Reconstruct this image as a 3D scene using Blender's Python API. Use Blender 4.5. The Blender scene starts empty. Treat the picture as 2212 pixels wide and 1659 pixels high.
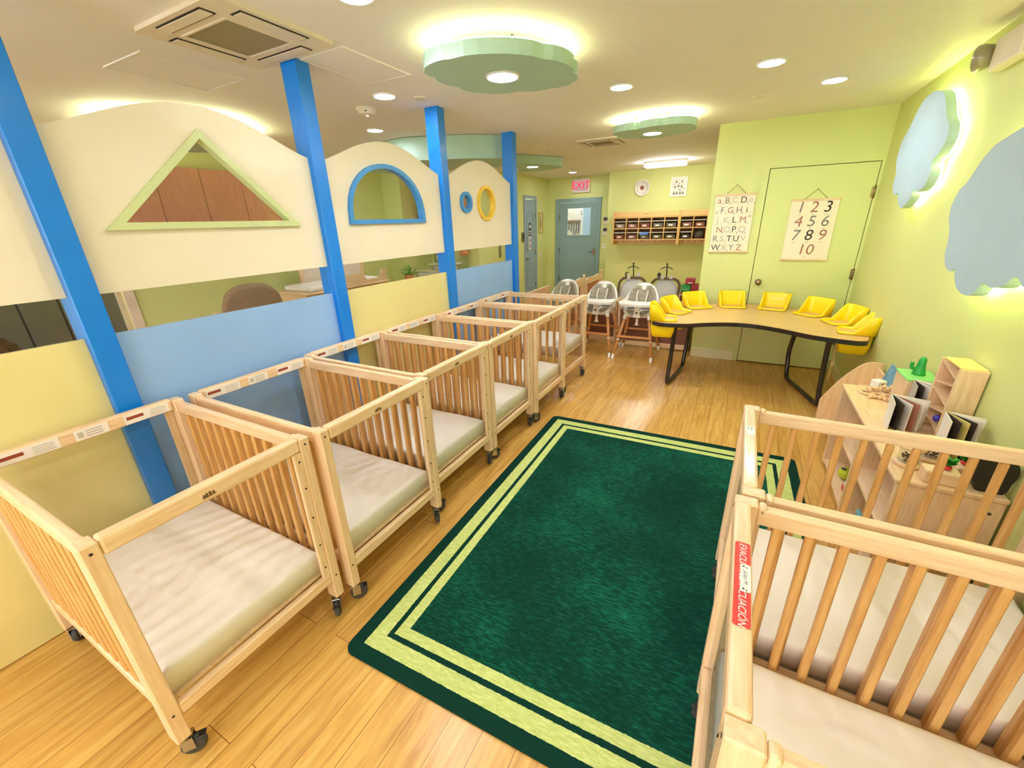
import bpy, bmesh, math, random
from mathutils import Vector, Matrix
random.seed(7)
PI = math.pi
SC = bpy.context.scene
COL = SC.collection
C_Z = 2.54            # ceiling height
# ------------------------------------------------------------------ helpers
def lin(c):
    return tuple(((v/255)/12.92 if v/255 <= .04045 else ((v/255+.055)/1.055)**2.4) for v in c)
class NT:
    def __init__(s, name):
        s.m = bpy.data.materials.new(name); s.m.use_nodes = True
        s.t = s.m.node_tree; s.t.nodes.clear()
        s.out = s.n('ShaderNodeOutputMaterial')
    def n(s, t, **k):
        x = s.t.nodes.new(t)
        for a, b in k.items(): setattr(x, a, b)
        return x
    def l(s, a, b): s.t.links.new(a, b)
    def val(s, node, **k):
        for a, b in k.items(): node.inputs[a.replace('_', ' ')].default_value = b
        return node
def bsdf(nt, col, rough, metal=0, coat=0, spec=.5):
    b = nt.n('ShaderNodeBsdfPrincipled')
    b.inputs['Base Color'].default_value = (*col, 1)
    b.inputs['Roughness'].default_value = rough; b.inputs['Metallic'].default_value = metal
    b.inputs['Coat Weight'].default_value = coat; b.inputs['Coat Roughness'].default_value = .12
    b.inputs['Specular IOR Level'].default_value = spec
    nt.l(b.outputs[0], nt.out.inputs[0]); return b
def ramp(nt, stops, interp='LINEAR'):
    r = nt.n('ShaderNodeValToRGB'); e = r.color_ramp; e.interpolation = interp
    while len(e.elements) < len(stops): e.elements.new(.5)
    for el, (p, c) in zip(e.elements, stops): el.position = p; el.color = (*c, 1)
    return r
def objnoise(nt, scale, mscale=(1, 1, 1), detail=3, rough=.55, coord='Object'):
    tc = nt.n('ShaderNodeTexCoord'); mp = nt.n('ShaderNodeMapping'); mp.inputs['Scale'].default_value = mscale
    no = nt.n('ShaderNodeTexNoise'); nt.val(no, Scale=scale, Detail=detail, Roughness=rough)
    nt.l(tc.outputs[coord], mp.inputs[0]); nt.l(mp.outputs[0], no.inputs[0]); return no
def bump(nt, b, h, strength, dist=.01):
    bp = nt.n('ShaderNodeBump'); nt.val(bp, Strength=strength, Distance=dist)
    nt.l(h, bp.inputs['Height']); nt.l(bp.outputs[0], b.inputs['Normal'])
def plain(name, rgb, rough=.5, metal=0, coat=0, var=.06, vs=9, bmp=0, bs=60, spec=.5):
    nt = NT(name); c = lin(rgb); b = bsdf(nt, c, rough, metal, coat, spec)
    no = objnoise(nt, vs)
    r = ramp(nt, [(.3, tuple(x*(1-var) for x in c)), (.7, tuple(min(1, x*(1+var)) for x in c))])
    nt.l(no.outputs[0], r.inputs[0]); nt.l(r.outputs[0], b.inputs['Base Color'])
    if bmp:
        n2 = objnoise(nt, bs); bump(nt, b, n2.outputs[0], bmp, .004)
    return nt.m
def wood(name, ca, cb, axis, rough=.42, scale=7):
    nt = NT(name); a, c = lin(ca), lin(cb); b = bsdf(nt, a, rough, 0, .15)
    ms = [9, 9, 9]; ms['xyz'.index(axis)] = .9
    no = objnoise(nt, scale, tuple(ms), 4, .6)
    r = ramp(nt, [(.3, c), (.7, a)])
    nt.l(no.outputs[0], r.inputs[0]); nt.l(r.outputs[0], b.inputs['Base Color']); return nt.m
def glow(name, rgb, s):
    nt = NT(name); e = nt.n('ShaderNodeEmission'); e.inputs[0].default_value = (*lin(rgb), 1); e.inputs[1].default_value = s
    nt.l(e.outputs[0], nt.out.inputs[0]); return nt.m
def clear(name, tint=(1, 1, 1), refl=1.0, rough=.02):
    nt = NT(name); t = nt.n('ShaderNodeBsdfTransparent'); t.inputs[0].default_value = (*tint, 1)
    g = nt.n('ShaderNodeBsdfGlossy'); g.inputs['Roughness'].default_value = rough
    f = nt.n('ShaderNodeFresnel'); f.inputs[0].default_value = 1.45
    mu = nt.n('ShaderNodeMath', operation='MULTIPLY'); mu.inputs[1].default_value = refl
    ge = nt.n('ShaderNodeNewGeometry'); iv = nt.n('ShaderNodeMath', operation='SUBTRACT'); iv.inputs[0].default_value = 1; nt.l(ge.outputs['Backfacing'], iv.inputs[1])
    m2 = nt.n('ShaderNodeMath', operation='MULTIPLY'); nt.l(mu.outputs[0], m2.inputs[0]); nt.l(iv.outputs[0], m2.inputs[1])
    mx = nt.n('ShaderNodeMixShader'); nt.l(f.outputs[0], mu.inputs[0]); nt.l(m2.outputs[0], mx.inputs[0])
    nt.l(t.outputs[0], mx.inputs[1]); nt.l(g.outputs[0], mx.inputs[2]); nt.l(mx.outputs[0], nt.out.inputs[0]); return nt.m

class MB:
    """collects shapes into one bmesh"""
    def __init__(s): s.b = bmesh.new(); s.mi = 0
    def _faces(s, f0):
        for f in list(s.b.faces)[f0:]: f.material_index = s.mi
    def add(s, verts, faces, smooth=False):
        vs = [s.b.verts.new(v) for v in verts]
        for f in faces:
            try:
                q = s.b.faces.new([vs[i] for i in f]); q.material_index = s.mi; q.smooth = smooth
            except ValueError: pass
        return s
    def box(s, x0, x1, y0, y1, z0, z1, bev=0, M=None, seg=1):
        t = bmesh.new()
        vs = [t.verts.new((x, y, z)) for x in (x0, x1) for y in (y0, y1) for z in (z0, z1)]
        for f in ((0, 1, 3, 2), (4, 6, 7, 5), (0, 4, 5, 1), (2, 3, 7, 6), (0, 2, 6, 4), (1, 5, 7, 3)): t.faces.new([vs[i] for i in f])
        if bev: bmesh.ops.bevel(t, geom=list(t.edges), offset=bev, segments=seg, profile=.5, affect='EDGES')
        bmesh.ops.recalc_face_normals(t, faces=list(t.faces))
        return s.merge(t, M, smooth=False)
    def merge(s, t, M=None, smooth=None):
        t.verts.index_update()
        vs = [s.b.verts.new((M @ v.co) if M else v.co) for v in t.verts]
        for f in t.faces:
            try:
                q = s.b.faces.new([vs[v.index] for v in f.verts]); q.material_index = s.mi
                q.smooth = f.smooth if smooth is None else smooth
            except ValueError: pass
        t.free(); return s
    def cyl(s, p0, p1, r, r1=None, n=16, caps=True):
        return s.tube([p0, p1], r if r1 is None else [r, r1], n, caps)
    def tube(s, path, r, n=10, caps=True, closed=False):
        P = [Vector(p) for p in path]; N = len(P); R = r if isinstance(r, (list, tuple)) else [r]*N
        T = []
        for i in range(N):
            a = P[i-1] if (i or closed) else P[0]; b = P[(i+1) % N] if (i < N-1 or closed) else P[-1]
            T.append((b-a).normalized())
        u = T[0].cross(Vector((0, 0, 1)))
        if u.length < 1e-3: u = T[0].cross(Vector((0, 1, 0)))
        u.normalize(); rings = []
        for i in range(N):
            u = (u - T[i]*u.dot(T[i])).normalized(); w = T[i].cross(u)
            rings.append([s.b.verts.new(P[i]+(u*math.cos(2*PI*k/n)+w*math.sin(2*PI*k/n))*R[i]) for k in range(n)])
        for i in range(N if closed else N-1):
            A, B = rings[i], rings[(i+1) % N]
            for k in range(n):
                q = s.b.faces.new((A[k], A[(k+1) % n], B[(k+1) % n], B[k])); q.smooth = True; q.material_index = s.mi
        if caps and not closed:
            for rg, fl in ((rings[0], True), (rings[-1], False)):
                q = s.b.faces.new(rg[::-1] if fl else rg); q.material_index = s.mi
        return s
    def lathe(s, prof, n=24, c=(0, 0, 0), M=None):
        t = bmesh.new(); rings = []
        for (r, z) in prof:
            rings.append([t.verts.new((c[0]+max(r, 1e-5)*math.cos(2*PI*k/n), c[1]+max(r, 1e-5)*math.sin(2*PI*k/n), c[2]+z)) for k in range(n)])
        for A, B in zip(rings, rings[1:]):
            for k in range(n):
                q = t.faces.new((A[k], A[(k+1) % n], B[(k+1) % n], B[k])); q.smooth = True
        if prof[0][0] > 1e-4: t.faces.new(rings[0][::-1])
        if prof[-1][0] > 1e-4: t.faces.new(rings[-1])
        return s.merge(t, M)
    def ball(s, c, r, n=16, sc=(1, 1, 1)):
        t = bmesh.new(); bmesh.ops.create_uvsphere(t, u_segments=n, v_segments=max(6, n//2), radius=r)
        for f in t.faces: f.smooth = True
        return s.merge(t, Matrix.Translation(c) @ Matrix.Diagonal((*sc, 1)))
    def prism(s, outer, F, d, holes=(), bev=0):
        """outline (a,b) mapped by F(a,b,h); extruded h=0..d, with holes"""
        t = bmesh.new(); loops = []
        for L in [outer, *holes]:
            vs = [t.verts.new((a, b, 0)) for a, b in L]
            loops.append([t.edges.new((vs[i], vs[(i+1) % len(vs)])) for i in range(len(vs))])
        es = [e for L in loops for e in L]
        if holes: bmesh.ops.triangle_fill(t, use_beauty=True, use_dissolve=False, edges=es)
        else: t.faces.new([v for v in t.verts])
        top = bmesh.ops.extrude_face_region(t, geom=list(t.faces))
        bmesh.ops.translate(t, vec=(0, 0, d), verts=[g for g in top['geom'] if isinstance(g, bmesh.types.BMVert)])
        bmesh.ops.recalc_face_normals(t, faces=list(t.faces))
        for v in t.verts: v.co = Vector(F(*v.co))
        return s.merge(t, None, False)
    def text(s, body, size, M, shear=0, d=.0006):
        vs, fs = glyphs(body, shear)
        t = bmesh.new(); bv = [t.verts.new((x*size, y*size, 0)) for x, y in vs]
        for f in fs:
            try: t.faces.new([bv[i] for i in f])
            except ValueError: pass
        return s.merge(t, M, False)
    def build(s, name, mats, parent=None, recalc=True, sub=0, weld=0):
        if weld: bmesh.ops.remove_doubles(s.b, verts=list(s.b.verts), dist=weld)
        if recalc: bmesh.ops.recalc_face_normals(s.b, faces=list(s.b.faces))
        me = bpy.data.meshes.new(name); s.b.to_mesh(me); s.b.free()
        for m in (mats if isinstance(mats, (list, tuple)) else [mats]): me.materials.append(m)
        o = bpy.data.objects.new(name, me); COL.objects.link(o)
        if parent: o.parent = parent
        if sub:
            md = o.modifiers.new('s', 'SUBSURF'); md.levels = md.render_levels = sub
        return o
_G = {}
def glyphs(body, shear):
    k = (body, shear)
    if k not in _G:
        cu = bpy.data.curves.new('t', 'FONT'); cu.body = body; cu.size = 1; cu.shear = shear; cu.align_x = 'CENTER'; cu.align_y = 'CENTER'
        cu.resolution_u = 3
        o = bpy.data.objects.new('t', cu); COL.objects.link(o)
        me = bpy.data.meshes.new_from_object(o.evaluated_get(bpy.context.evaluated_depsgraph_get()))
        _G[k] = ([(v.co.x, v.co.y) for v in me.vertices], [tuple(p.vertices) for p in me.polygons])
        bpy.data.objects.remove(o); bpy.data.curves.remove(cu); bpy.data.meshes.remove(me)
    return _G[k]
def face_M(origin, right, up):
    r, u = Vector(right).normalized(), Vector(up).normalized(); n = r.cross(u)
    return Matrix(((r.x, u.x, n.x, origin[0]), (r.y, u.y, n.y, origin[1]), (r.z, u.z, n.z, origin[2]), (0, 0, 0, 1)))
def thing(name, label, cat, loc=(0, 0, 0), rz=0, group=None, kind=None):
    o = bpy.data.objects.new(name, None); COL.objects.link(o); o.empty_display_size = .05
    o.location = loc; o.rotation_euler = (0, 0, rz); return tag(o, label, cat, group, kind)
def tag(o, label, cat, group=None, kind=None):
    if label: o['label'] = label
    if cat: o['category'] = cat
    if group: o['group'] = group
    if kind: o['kind'] = kind
    return o
def struct(o): o['kind'] = 'structure'; return o
def copy_tree(o, parent=None):
    c = o.copy(); COL.objects.link(c); c.parent = parent
    for ch in list(o.children): copy_tree(ch, c)
    return c
def rrect(x0, x1, y0, y1, r, n=5):
    out = []
    for cx, cy, a in ((x1-r, y1-r, 0), (x0+r, y1-r, 90), (x0+r, y0+r, 180), (x1-r, y0+r, 270)):
        out += [(cx+r*math.cos(math.radians(a+90*k/n)), cy+r*math.sin(math.radians(a+90*k/n))) for k in range(n+1)]
    return out
def smooth_loop(P, n=4, closed=True):
    N = len(P); out = []
    for i in range(N if closed else N-1):
        g = lambda j: Vector(P[j % N]) if closed else Vector(P[max(0, min(N-1, j))])
        p0, p1, p2, p3 = g(i-1), g(i), g(i+1), g(i+2)
        for k in range(n):
            t = k/n
            out.append(tuple(.5*((2*p1)+(p2-p0)*t+(2*p0-5*p1+4*p2-p3)*t*t+(3*p1-p0-3*p2+p3)*t**3)))
    if not closed: out.append(tuple(P[-1]))
    return out
XY = lambda z0: (lambda a, b, h: (a, b, z0+h))

# ------------------------------------------------------------------ materials
M = {}
M['ceil'] = plain('ceiling_paint', (238, 234, 228), .75, var=.015, vs=2, bmp=.05, bs=220)
M['green'] = plain('green_wall_paint', (214, 221, 146), .6, var=.02, vs=1.5, bmp=.04, bs=180)
M['trimw'] = plain('trim_paint', (232, 230, 190), .5, var=.02)
M['white'] = plain('white_plastic', (240, 238, 232), .35, var=.02)
M['whitem'] = plain('white_enamel', (236, 234, 228), .4, var=.02)
M['cream'] = plain('cream_laminate', (226, 215, 188), .5, var=.02, vs=3)
M['panel_y'] = plain('yellow_laminate', (226, 212, 146), .38, var=.02, vs=3)
M['panel_b'] = plain('light_blue_laminate', (144, 182, 230), .3, var=.03, vs=3)
M['post'] = plain('blue_enamel', (0, 124, 222), .32, var=.03, coat=.1)
M['bluetrim'] = plain('blue_trim_paint', (62, 140, 205), .35, var=.04)
M['limetrim'] = plain('lime_trim_paint', (196, 206, 148), .45, var=.04)
M['yeltrim'] = plain('yellow_trim_paint', (232, 192, 60), .4, var=.04)
for ax in 'xyz':
    M['maple_'+ax] = wood('maple_'+ax, (242, 214, 176), (224, 186, 142), ax)
    M['slat_'+ax] = wood('oiled_slat_'+ax, (228, 180, 114), (204, 148, 82), ax, .36)
M['acr'] = clear('clear_acrylic', (.97, .975, .97), .9)
M['glass'] = clear('window_glass', (.97, .98, .98), .8)
M['sheet'] = plain('cotton_sheet', (244, 236, 228), .85, var=.03, vs=3, bmp=.35, bs=9)
M['chrome'] = plain('zinc_steel', (190, 188, 180), .28, 1, var=.1, vs=40)
M['rubber'] = plain('grey_rubber', (66, 66, 64), .6, var=.05)
M['blackp'] = plain('black_plastic', (34, 32, 30), .4, var=.08)
M['darkg'] = plain('dark_grey', (70, 70, 68), .5)
M['label'] = plain('label_paper', (236, 228, 220), .6, var=.02)
M['red'] = plain('label_red', (226, 60, 48), .5, var=.03)
M['redbrown'] = plain('label_brown_red', (150, 62, 40), .6)
M['ink'] = plain('black_ink', (48, 38, 34), .7)
M['inkg'] = plain('grey_ink', (128, 120, 112), .7)
M['inkl'] = plain('pale_ink', (186, 178, 164), .7)
M['inkr'] = plain('brick_ink', (166, 108, 90), .7)
M['paper'] = plain('poster_paper', (238, 228, 200), .7, var=.02)
M['yellow'] = plain('yellow_plastic', (250, 218, 10), .38, var=.03, coat=.2)
M['tbl'] = wood('table_laminate', (222, 184, 124), (206, 164, 102), 'x', .35, 4)
M['blackm'] = plain('black_tube', (38, 30, 28), .25, 0, .4)
M['hcwood'] = wood('beech_leg', (218, 156, 96), (198, 134, 76), 'z', .4)
M['fab'] = plain('grey_heather', (166, 158, 138), .9, var=.3, vs=50, bmp=.3, bs=60)
M['fabw'] = plain('white_mesh_fabric', (228, 226, 224), .85, var=.06, vs=12, bmp=.2, bs=40)
M['brownboard'] = plain('brown_hardboard', (124, 78, 58), .6, var=.06)
M['brownfab'] = plain('brown_trim', (120, 96, 72), .8)
M['taupe'] = plain('taupe_tufted', (150, 124, 100), .85, var=.08, vs=14, bmp=.15, bs=18)
M['pinkwood'] = wood('salmon_cabinet', (206, 140, 98), (192, 124, 84), 'z', .45, 5)
M['teal'] = plain('door_paint', (134, 164, 164), .45, var=.03, vs=2)
M['bluedoor'] = plain('pale_blue_door', (150, 172, 182), .45, var=.03, vs=2)
M['cloud'] = plain('sky_blue_felt', (176, 200, 212), .6, var=.02, bmp=.06, bs=120)
M['cloudc'] = plain('pale_aqua_paint', (176, 208, 190), .55, var=.02)
M['grille'] = plain('vent_grille', (150, 140, 105), .8, var=.05)
M['off'] = plain('appliance_white', (228, 216, 194), .5, var=.02)
M['dark'] = plain('shadow_gap', (58, 50, 40), .9)
M['led'] = glow('led_warm', (255, 244, 180), 9)
M['led_hi'] = glow('led_warm_bright', (255, 244, 190), 20)
M['cub'] = wood('honey_birch', (234, 194, 126), (218, 174, 104), 'x')
M['led_y'] = glow('led_lemon', (248, 252, 150), 16)
M['lamp'] = glow('lamp_diffuser', (255, 246, 236), 9)
M['exit'] = glow('exit_red', (255, 30, 62), .75)
M['greent'] = plain('green_toy', (40, 160, 70), .4)
M['leaf'] = plain('green_felt', (50, 170, 50), .7, var=.3, vs=60)
M['redt'] = plain('red_toy', (206, 50, 40), .45)
M['bluet'] = plain('blue_toy', (40, 100, 190), .45)
M['orange'] = plain('orange_plastic', (222, 140, 86), .45)
M['binclear'] = clear('bin_plastic', (.9, .9, .9), 1.0, .1)
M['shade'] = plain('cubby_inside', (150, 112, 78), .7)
M['brass'] = plain('worn_nickel', (150, 132, 98), .3, 1)
# floor boards
def floor_mat():
    nt = NT('oak_plank_floor'); b = bsdf(nt, (.6, .4, .15), .3, 0, .35)
    b.inputs['Coat Roughness'].default_value = .25
    tc = nt.n('ShaderNodeTexCoord'); mp = nt.n('ShaderNodeMapping'); mp.inputs['Rotation'].default_value = (0, 0, PI/2)
    mp.inputs['Location'].default_value = (.3, .047, 0)
    br = nt.n('ShaderNodeTexBrick', offset=.37, offset_frequency=2, squash=1)
    nt.val(br, Scale=1, Mortar_Size=.0013, Mortar_Smooth=.1, Bias=0, Brick_Width=1.22, Row_Height=.127)
    br.inputs['Color1'].default_value = (.0, .0, .0, 1); br.inputs['Color2'].default_value = (1, 1, 1, 1); br.inputs['Mortar'].default_value = (.5, .5, .5, 1)
    nt.l(tc.outputs['Object'], mp.inputs[0]); nt.l(mp.outputs[0], br.inputs[0])
    m2 = nt.n('ShaderNodeMapping'); m2.inputs['Scale'].default_value = (14, 1.1, 1)
    ad = nt.n('ShaderNodeVectorMath', operation='ADD'); sc = nt.n('ShaderNodeVectorMath', operation='SCALE'); sc.inputs['Scale'].default_value = 3.7
    nt.l(br.outputs['Color'], sc.inputs[0]); nt.l(tc.outputs['Object'], ad.inputs[0]); nt.l(sc.outputs[0], ad.inputs[1]); nt.l(ad.outputs[0], m2.inputs[0])
    no = nt.n('ShaderNodeTexNoise'); nt.val(no, Scale=2.6, Detail=5, Roughness=.6, Distortion=.7); nt.l(m2.outputs[0], no.inputs[0])
    r = ramp(nt, [(.28, lin((186, 136, 62))), (.5, lin((214, 166, 84))), (.75, lin((230, 190, 110)))])
    nt.l(no.outputs[0], r.inputs[0])
    hs = nt.n('ShaderNodeMixRGB', blend_type='MULTIPLY'); hs.inputs[0].default_value = 1
    r2 = ramp(nt, [(0, (.86, .84, .82)), (1, (1.0, 1.0, 1.0))]); nt.l(br.outputs['Color'], r2.inputs[0])
    nt.l(r.outputs[0], hs.inputs[1]); nt.l(r2.outputs[0], hs.inputs[2])
    mx = nt.n('ShaderNodeMixRGB'); mx.inputs[2].default_value = (*lin((128, 78, 30)), 1)
    nt.l(br.outputs['Fac'], mx.inputs[0]); nt.l(hs.outputs[0], mx.inputs[1]); nt.l(mx.outputs[0], b.inputs['Base Color'])
    bump(nt, b, no.outputs[0], .04, .003); return nt.m
RUGW, RUGL = 1.84, 2.44
def rug_mat():
    nt = NT('banded_green_carpet'); b = bsdf(nt, (.02, .1, .06), .95, spec=.1)
    tc = nt.n('ShaderNodeTexCoord'); sp = nt.n('ShaderNodeSeparateXYZ'); nt.l(tc.outputs['Object'], sp.inputs[0])
    def mth(op, a, c):
        m = nt.n('ShaderNodeMath', operation=op)
        for i, v in ((0, a), (1, c)):
            if isinstance(v, (int, float)): m.inputs[i].default_value = v
            else: nt.l(v, m.inputs[i])
        return m.outputs[0]
    dx = mth('MINIMUM', sp.outputs[0], mth('SUBTRACT', RUGW, sp.outputs[0])); dy = mth('MINIMUM', sp.outputs[1], mth('SUBTRACT', RUGL, sp.outputs[1]))
    nz = objnoise(nt, 90, (1, 1, 1), 2); d = mth('MINIMUM', dx, dy); d = mth('ADD', d, mth('MULTIPLY', mth('SUBTRACT', nz.outputs[0], .5), .006))
    band = ramp(nt, [(0, (0, 0, 0)), (.058, (1, 1, 1)), (.125, (0, 0, 0)), (.145, (1, 1, 1)), (.195, (0, 0, 0))], 'CONSTANT'); nt.l(d, band.inputs[0])
    st = objnoise(nt, 12, (2.0, 9, 1), 6, .72); st2 = objnoise(nt, 2.2, (1, 1, 1), 3)
    rg = ramp(nt, [(.3, lin((6, 34, 30))), (.5, lin((12, 62, 48))), (.66, lin((28, 112, 86)))])
    mxn = nt.n('ShaderNodeMixRGB'); mxn.inputs[0].default_value = .35; nt.l(st.outputs[0], mxn.inputs[1]); nt.l(st2.outputs[0], mxn.inputs[2]); nt.l(mxn.outputs[0], rg.inputs[0])
    rl = ramp(nt, [(.3, lin((168, 184, 96))), (.6, lin((206, 216, 138))), (.8, lin((232, 236, 178)))]); nt.l(st.outputs[0], rl.inputs[0])
    inner = mth('GREATER_THAN', d, .195)
    dk = nt.n('ShaderNodeMixRGB'); dk.inputs[1].default_value = (*lin((12, 52, 42)), 1); nt.l(inner, dk.inputs[0]); nt.l(rg.outputs[0], dk.inputs[2])
    mx = nt.n('ShaderNodeMixRGB'); nt.l(band.outputs[0], mx.inputs[0]); nt.l(dk.outputs[0], mx.inputs[1]); nt.l(rl.outputs[0], mx.inputs[2])
    nt.l(mx.outputs[0], b.inputs['Base Color']); pile = objnoise(nt, 260, (1, 1, 1), 2); bump(nt, b, pile.outputs[0], .6, .004); return nt.m
M['floor'] = floor_mat(); M['rug'] = rug_mat()
EXPO = 1.5
# ------------------------------------------------------------------ room shell
M['lamp'] = glow('lamp_diffuser', (246, 247, 255), 165)
WX, WB = 1.06, 5.50
struct(MB().box(-5.8, 1.2, -2.8, 11.3, -.06, 0).build('floor', M['floor']))
struct(MB().box(-5.8, 1.2, -2.8, 11.3, C_Z, C_Z+.08).build('ceiling', M['ceil']))
FX = lambda x: (lambda a, b, h: (x+h, a, b))      # outline (y,z), thickness along +x
FY = lambda y: (lambda a, b, h: (a, y+h, b))      # outline (x,z), thickness along +y
R = lambda a0, a1, b0, b1: [(a0, b0), (a1, b0), (a1, b1), (a0, b1)]
struct(MB().box(WX, WX+.1, -2.7, 9.4, 0, C_Z).build('wall_right', M['green']))
D1 = (.127, 1.035, 2.089)
struct(MB().prism([(-.40, 0), (D1[0], 0), (D1[0], D1[2]), (D1[1], D1[2]), (D1[1], 0), (WX, 0), (WX, C_Z), (-.40, C_Z)], FY(WB), .1).build('wall_closet', M['green']))
struct(MB().box(-.40, -.30, WB+.1, 9.3, 0, C_Z).build('wall_closet_side', M['green']))
struct(MB().box(-2.63, WX+.1, 9.3, 9.4, 0, C_Z).build('wall_back', M['green']))
struct(MB().box(-2.63, -2.53, 9.4, 9.7, 0, C_Z).build('wall_back_return', M['green']))
D2 = (-3.86, -2.93, 2.03)
struct(MB().prism([(-4.15, 0), (D2[0], 0), (D2[0], D2[2]), (D2[1], D2[2]), (D2[1], 0), (-2.63, 0), (-2.63, C_Z), (-4.15, C_Z)], FY(9.6), .1).build('wall_exit', M['green']))
D3 = (8.42, 8.94, 2.10)
struct(MB().prism([(6.55, 0), (D3[0], 0), (D3[0], D3[2]), (D3[1], D3[2]), (D3[1], 0), (9.6, 0), (9.6, C_Z), (6.55, C_Z)], FX(-4.25), .1).build('wall_hall', M['green']))
struct(MB().box(-5.2, -4.25, 6.55, 6.65, 0, C_Z).build('wall_nursery_end', M['green']))
struct(MB().box(-5.7, -5.2, 5.86, 6.65, 0, C_Z).build('wall_nursery_chase', M['green']))
WIN = (.15, 1.93, .55, 2.05)
struct(MB().prism(R(-2.7, 5.86, 0, C_Z), FX(-5.7), .1, [R(*WIN)]).build('wall_left', M['green']))
RW = [R(-5.0, -2.9, .5, 2.4), R(-2.0, .8, .5, 2.4)]
struct(MB().prism(R(-5.7, WX+.1, 0, C_Z), FY(-2.8), .1, RW).build('wall_rear', M['green']))
for n_, q in zip(('fill_window_2', 'fill_window_3'), RW):  # windows added behind the camera to let in soft frontal fill
    (xa, za), (xb, zb) = q[0], q[2]
    w_ = struct(MB().prism(R(xa, xb, za, zb), FY(-2.78), .06, [R(xa+.05, xb-.05, za+.05, zb-.05)]).build(n_, M['whitem']))
    MB().box(xa+.05, xb-.05, -2.752, -2.747, za+.05, zb-.05).build('glass', M['glass'], w_)
# corridor seen through the exit door
struct(MB().box(-4.6, -2.1, 11.1, 11.2, 0, C_Z).build('wall_corridor', M['whitem']))
struct(MB().box(-4.7, -4.6, 9.7, 11.2, 0, C_Z).build('wall_corridor_left', M['whitem']))
struct(MB().box(-3.60, -2.95, 10.55, 11.1, 0, C_Z).build('wall_corridor_nib', plain('corridor_blue', (170, 200, 226), .6)))
struct(MB().box(-2.1, -2.0, 9.4, 11.2, 0, C_Z).build('wall_corridor_right', M['whitem']))
for (n, x0, x1, y0, y1) in (('baseboard_right', WX-.014, WX, 3.3, WB), ('baseboard_closet', -.40, .075, WB-.014, WB), ('baseboard_back', -2.63, -.40, 9.286, 9.3)):
    struct(MB().box(x0, x1, y0, y1, 0, .12, .004).build(n, M['trimw']))
# closet door, painted like the wall
def door_knob(parent, loc, ax):
    mb = MB(); mb.lathe([(.0, 0), (.033, 0), (.033, .006), (.012, .012), (.012, .03), (.024, .036), (.03, .05), (.024, .064), (0, .068)], 20, M=Matrix.Translation(loc) @ ax)
    return mb.build('knob', M['brass'], parent)
d = struct(MB().box(D1[0]+.006, D1[1]-.006, WB, WB+.04, .012, D1[2]-.006).build('door_1', M['green']))
door_knob(d, (.205, WB, .94), Matrix.Rotation(PI/2, 4, 'X'))
for z in (.35, 1.05, 1.82):
    MB().box(1.010, 1.030, WB-.006, WB+.002, z-.05, z+.05, .002).cyl((1.033, WB-.008, z-.055), (1.033, WB-.008, z+.055), .008).build('hinge', M['brass'], d)
mb = MB(); mb.box(D1[0]-.06, D1[0]-.0005, WB-.006, WB, 0, D1[2]+.06).box(D1[0]-.0005, D1[1]+.0005, WB-.006, WB, D1[2]+.0005, D1[2]+.06)
struct(mb.build('trim_1', M['green']))
# exit door
d = struct(MB().prism(R(D2[0]+.02, D2[1]-.02, .01, D2[2]-.02), FY(9.6), .045, [R(-3.655, -3.09, 1.32, 1.905)]).build('door_2', M['teal']))
mb = MB(); F = .07
mb.box(D2[0]-F, D2[0]+.015, 9.575, 9.6, 0, D2[2]+F, .004).box(D2[1]-.015, D2[1]+F, 9.575, 9.6, 0, D2[2]+F, .004).box(D2[0]+.015, D2[1]-.015, 9.575, 9.6, D2[2]-.015, D2[2]+F, .004)
mb.build('door_frame', M['teal'], d)
MB().prism(R(-3.68, -3.065, 1.295, 1.93), FY(9.592), .008, [R(-3.645, -3.10, 1.33, 1.895)]).build('window_bead', M['teal'], d)
MB().box(-3.655, -3.09, 9.618, 9.624, 1.32, 1.905).build('glass', M['glass'], d)
MB().text('2', .12, face_M((-3.32, 9.630, 1.80), (-1, 0, 0), (0, 0, 1))).build('door_number', M['darkg'], d)
MB().box(-3.02, -2.965, 9.592, 9.6, .90, 1.03, .003).cyl((-2.985, 9.6, .97), (-2.985, 9.555, .97), .011).cyl((-2.985, 9.558, .97), (-3.09, 9.558, .965), .009).build('lever_handle', M['brass'], d)
for z in (.35, 1.0, 1.72): MB().box(-3.842, -3.825, 9.566, 9.6, z-.05, z+.05, .003).build('hinge', M['brass'], d)
# hall door with arched panels
d = struct(MB().box(-4.20, -4.16, D3[0]+.01, D3[1]-.01, .01, D3[2]-.01).build('door_3', M['bluedoor']))
mb = MB(); mb.box(-4.15, -4.13, D3[0]-.06, D3[0]+.005, 0, D3[2]+.06, .004).box(-4.15, -4.13, D3[1]-.005, D3[1]+.06, 0, D3[2]+.06, .004).box(-4.15, -4.13, D3[0]+.005, D3[1]-.005, D3[2]-.005, D3[2]+.06, .004)
mb.build('door_frame', M['bluedoor'], d)
arch = [(8.52, 1.75)] + [(8.68-.13*math.cos(t), 1.75+.1*math.sin(t)) for t in [PI*k/10 for k in range(1, 10)]] + [(8.84, 1.75)]
mb = MB(); mb.tube([(-4.158, y, z) for y, z in [(8.52, 1.06)]+arch+[(8.84, 1.06), (8.52, 1.06)]], .012, 8)
mb.tube([(-4.158, 8.52, .25), (-4.158, 8.52, .80), (-4.158, 8.84, .80), (-4.158, 8.84, .25), (-4.158, 8.52, .25)], .012, 8); mb.build('raised_panel', M['bluedoor'], d)
MB().box(-4.16, -4.15, 8.455, 8.50, .84, .93, .003).cyl((-4.15, 8.475, .885), (-4.10, 8.475, .885), .01).cyl((-4.103, 8.475, .885), (-4.103, 8.59, .89), .009).build('lever_handle', M['brass'], d)
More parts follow.
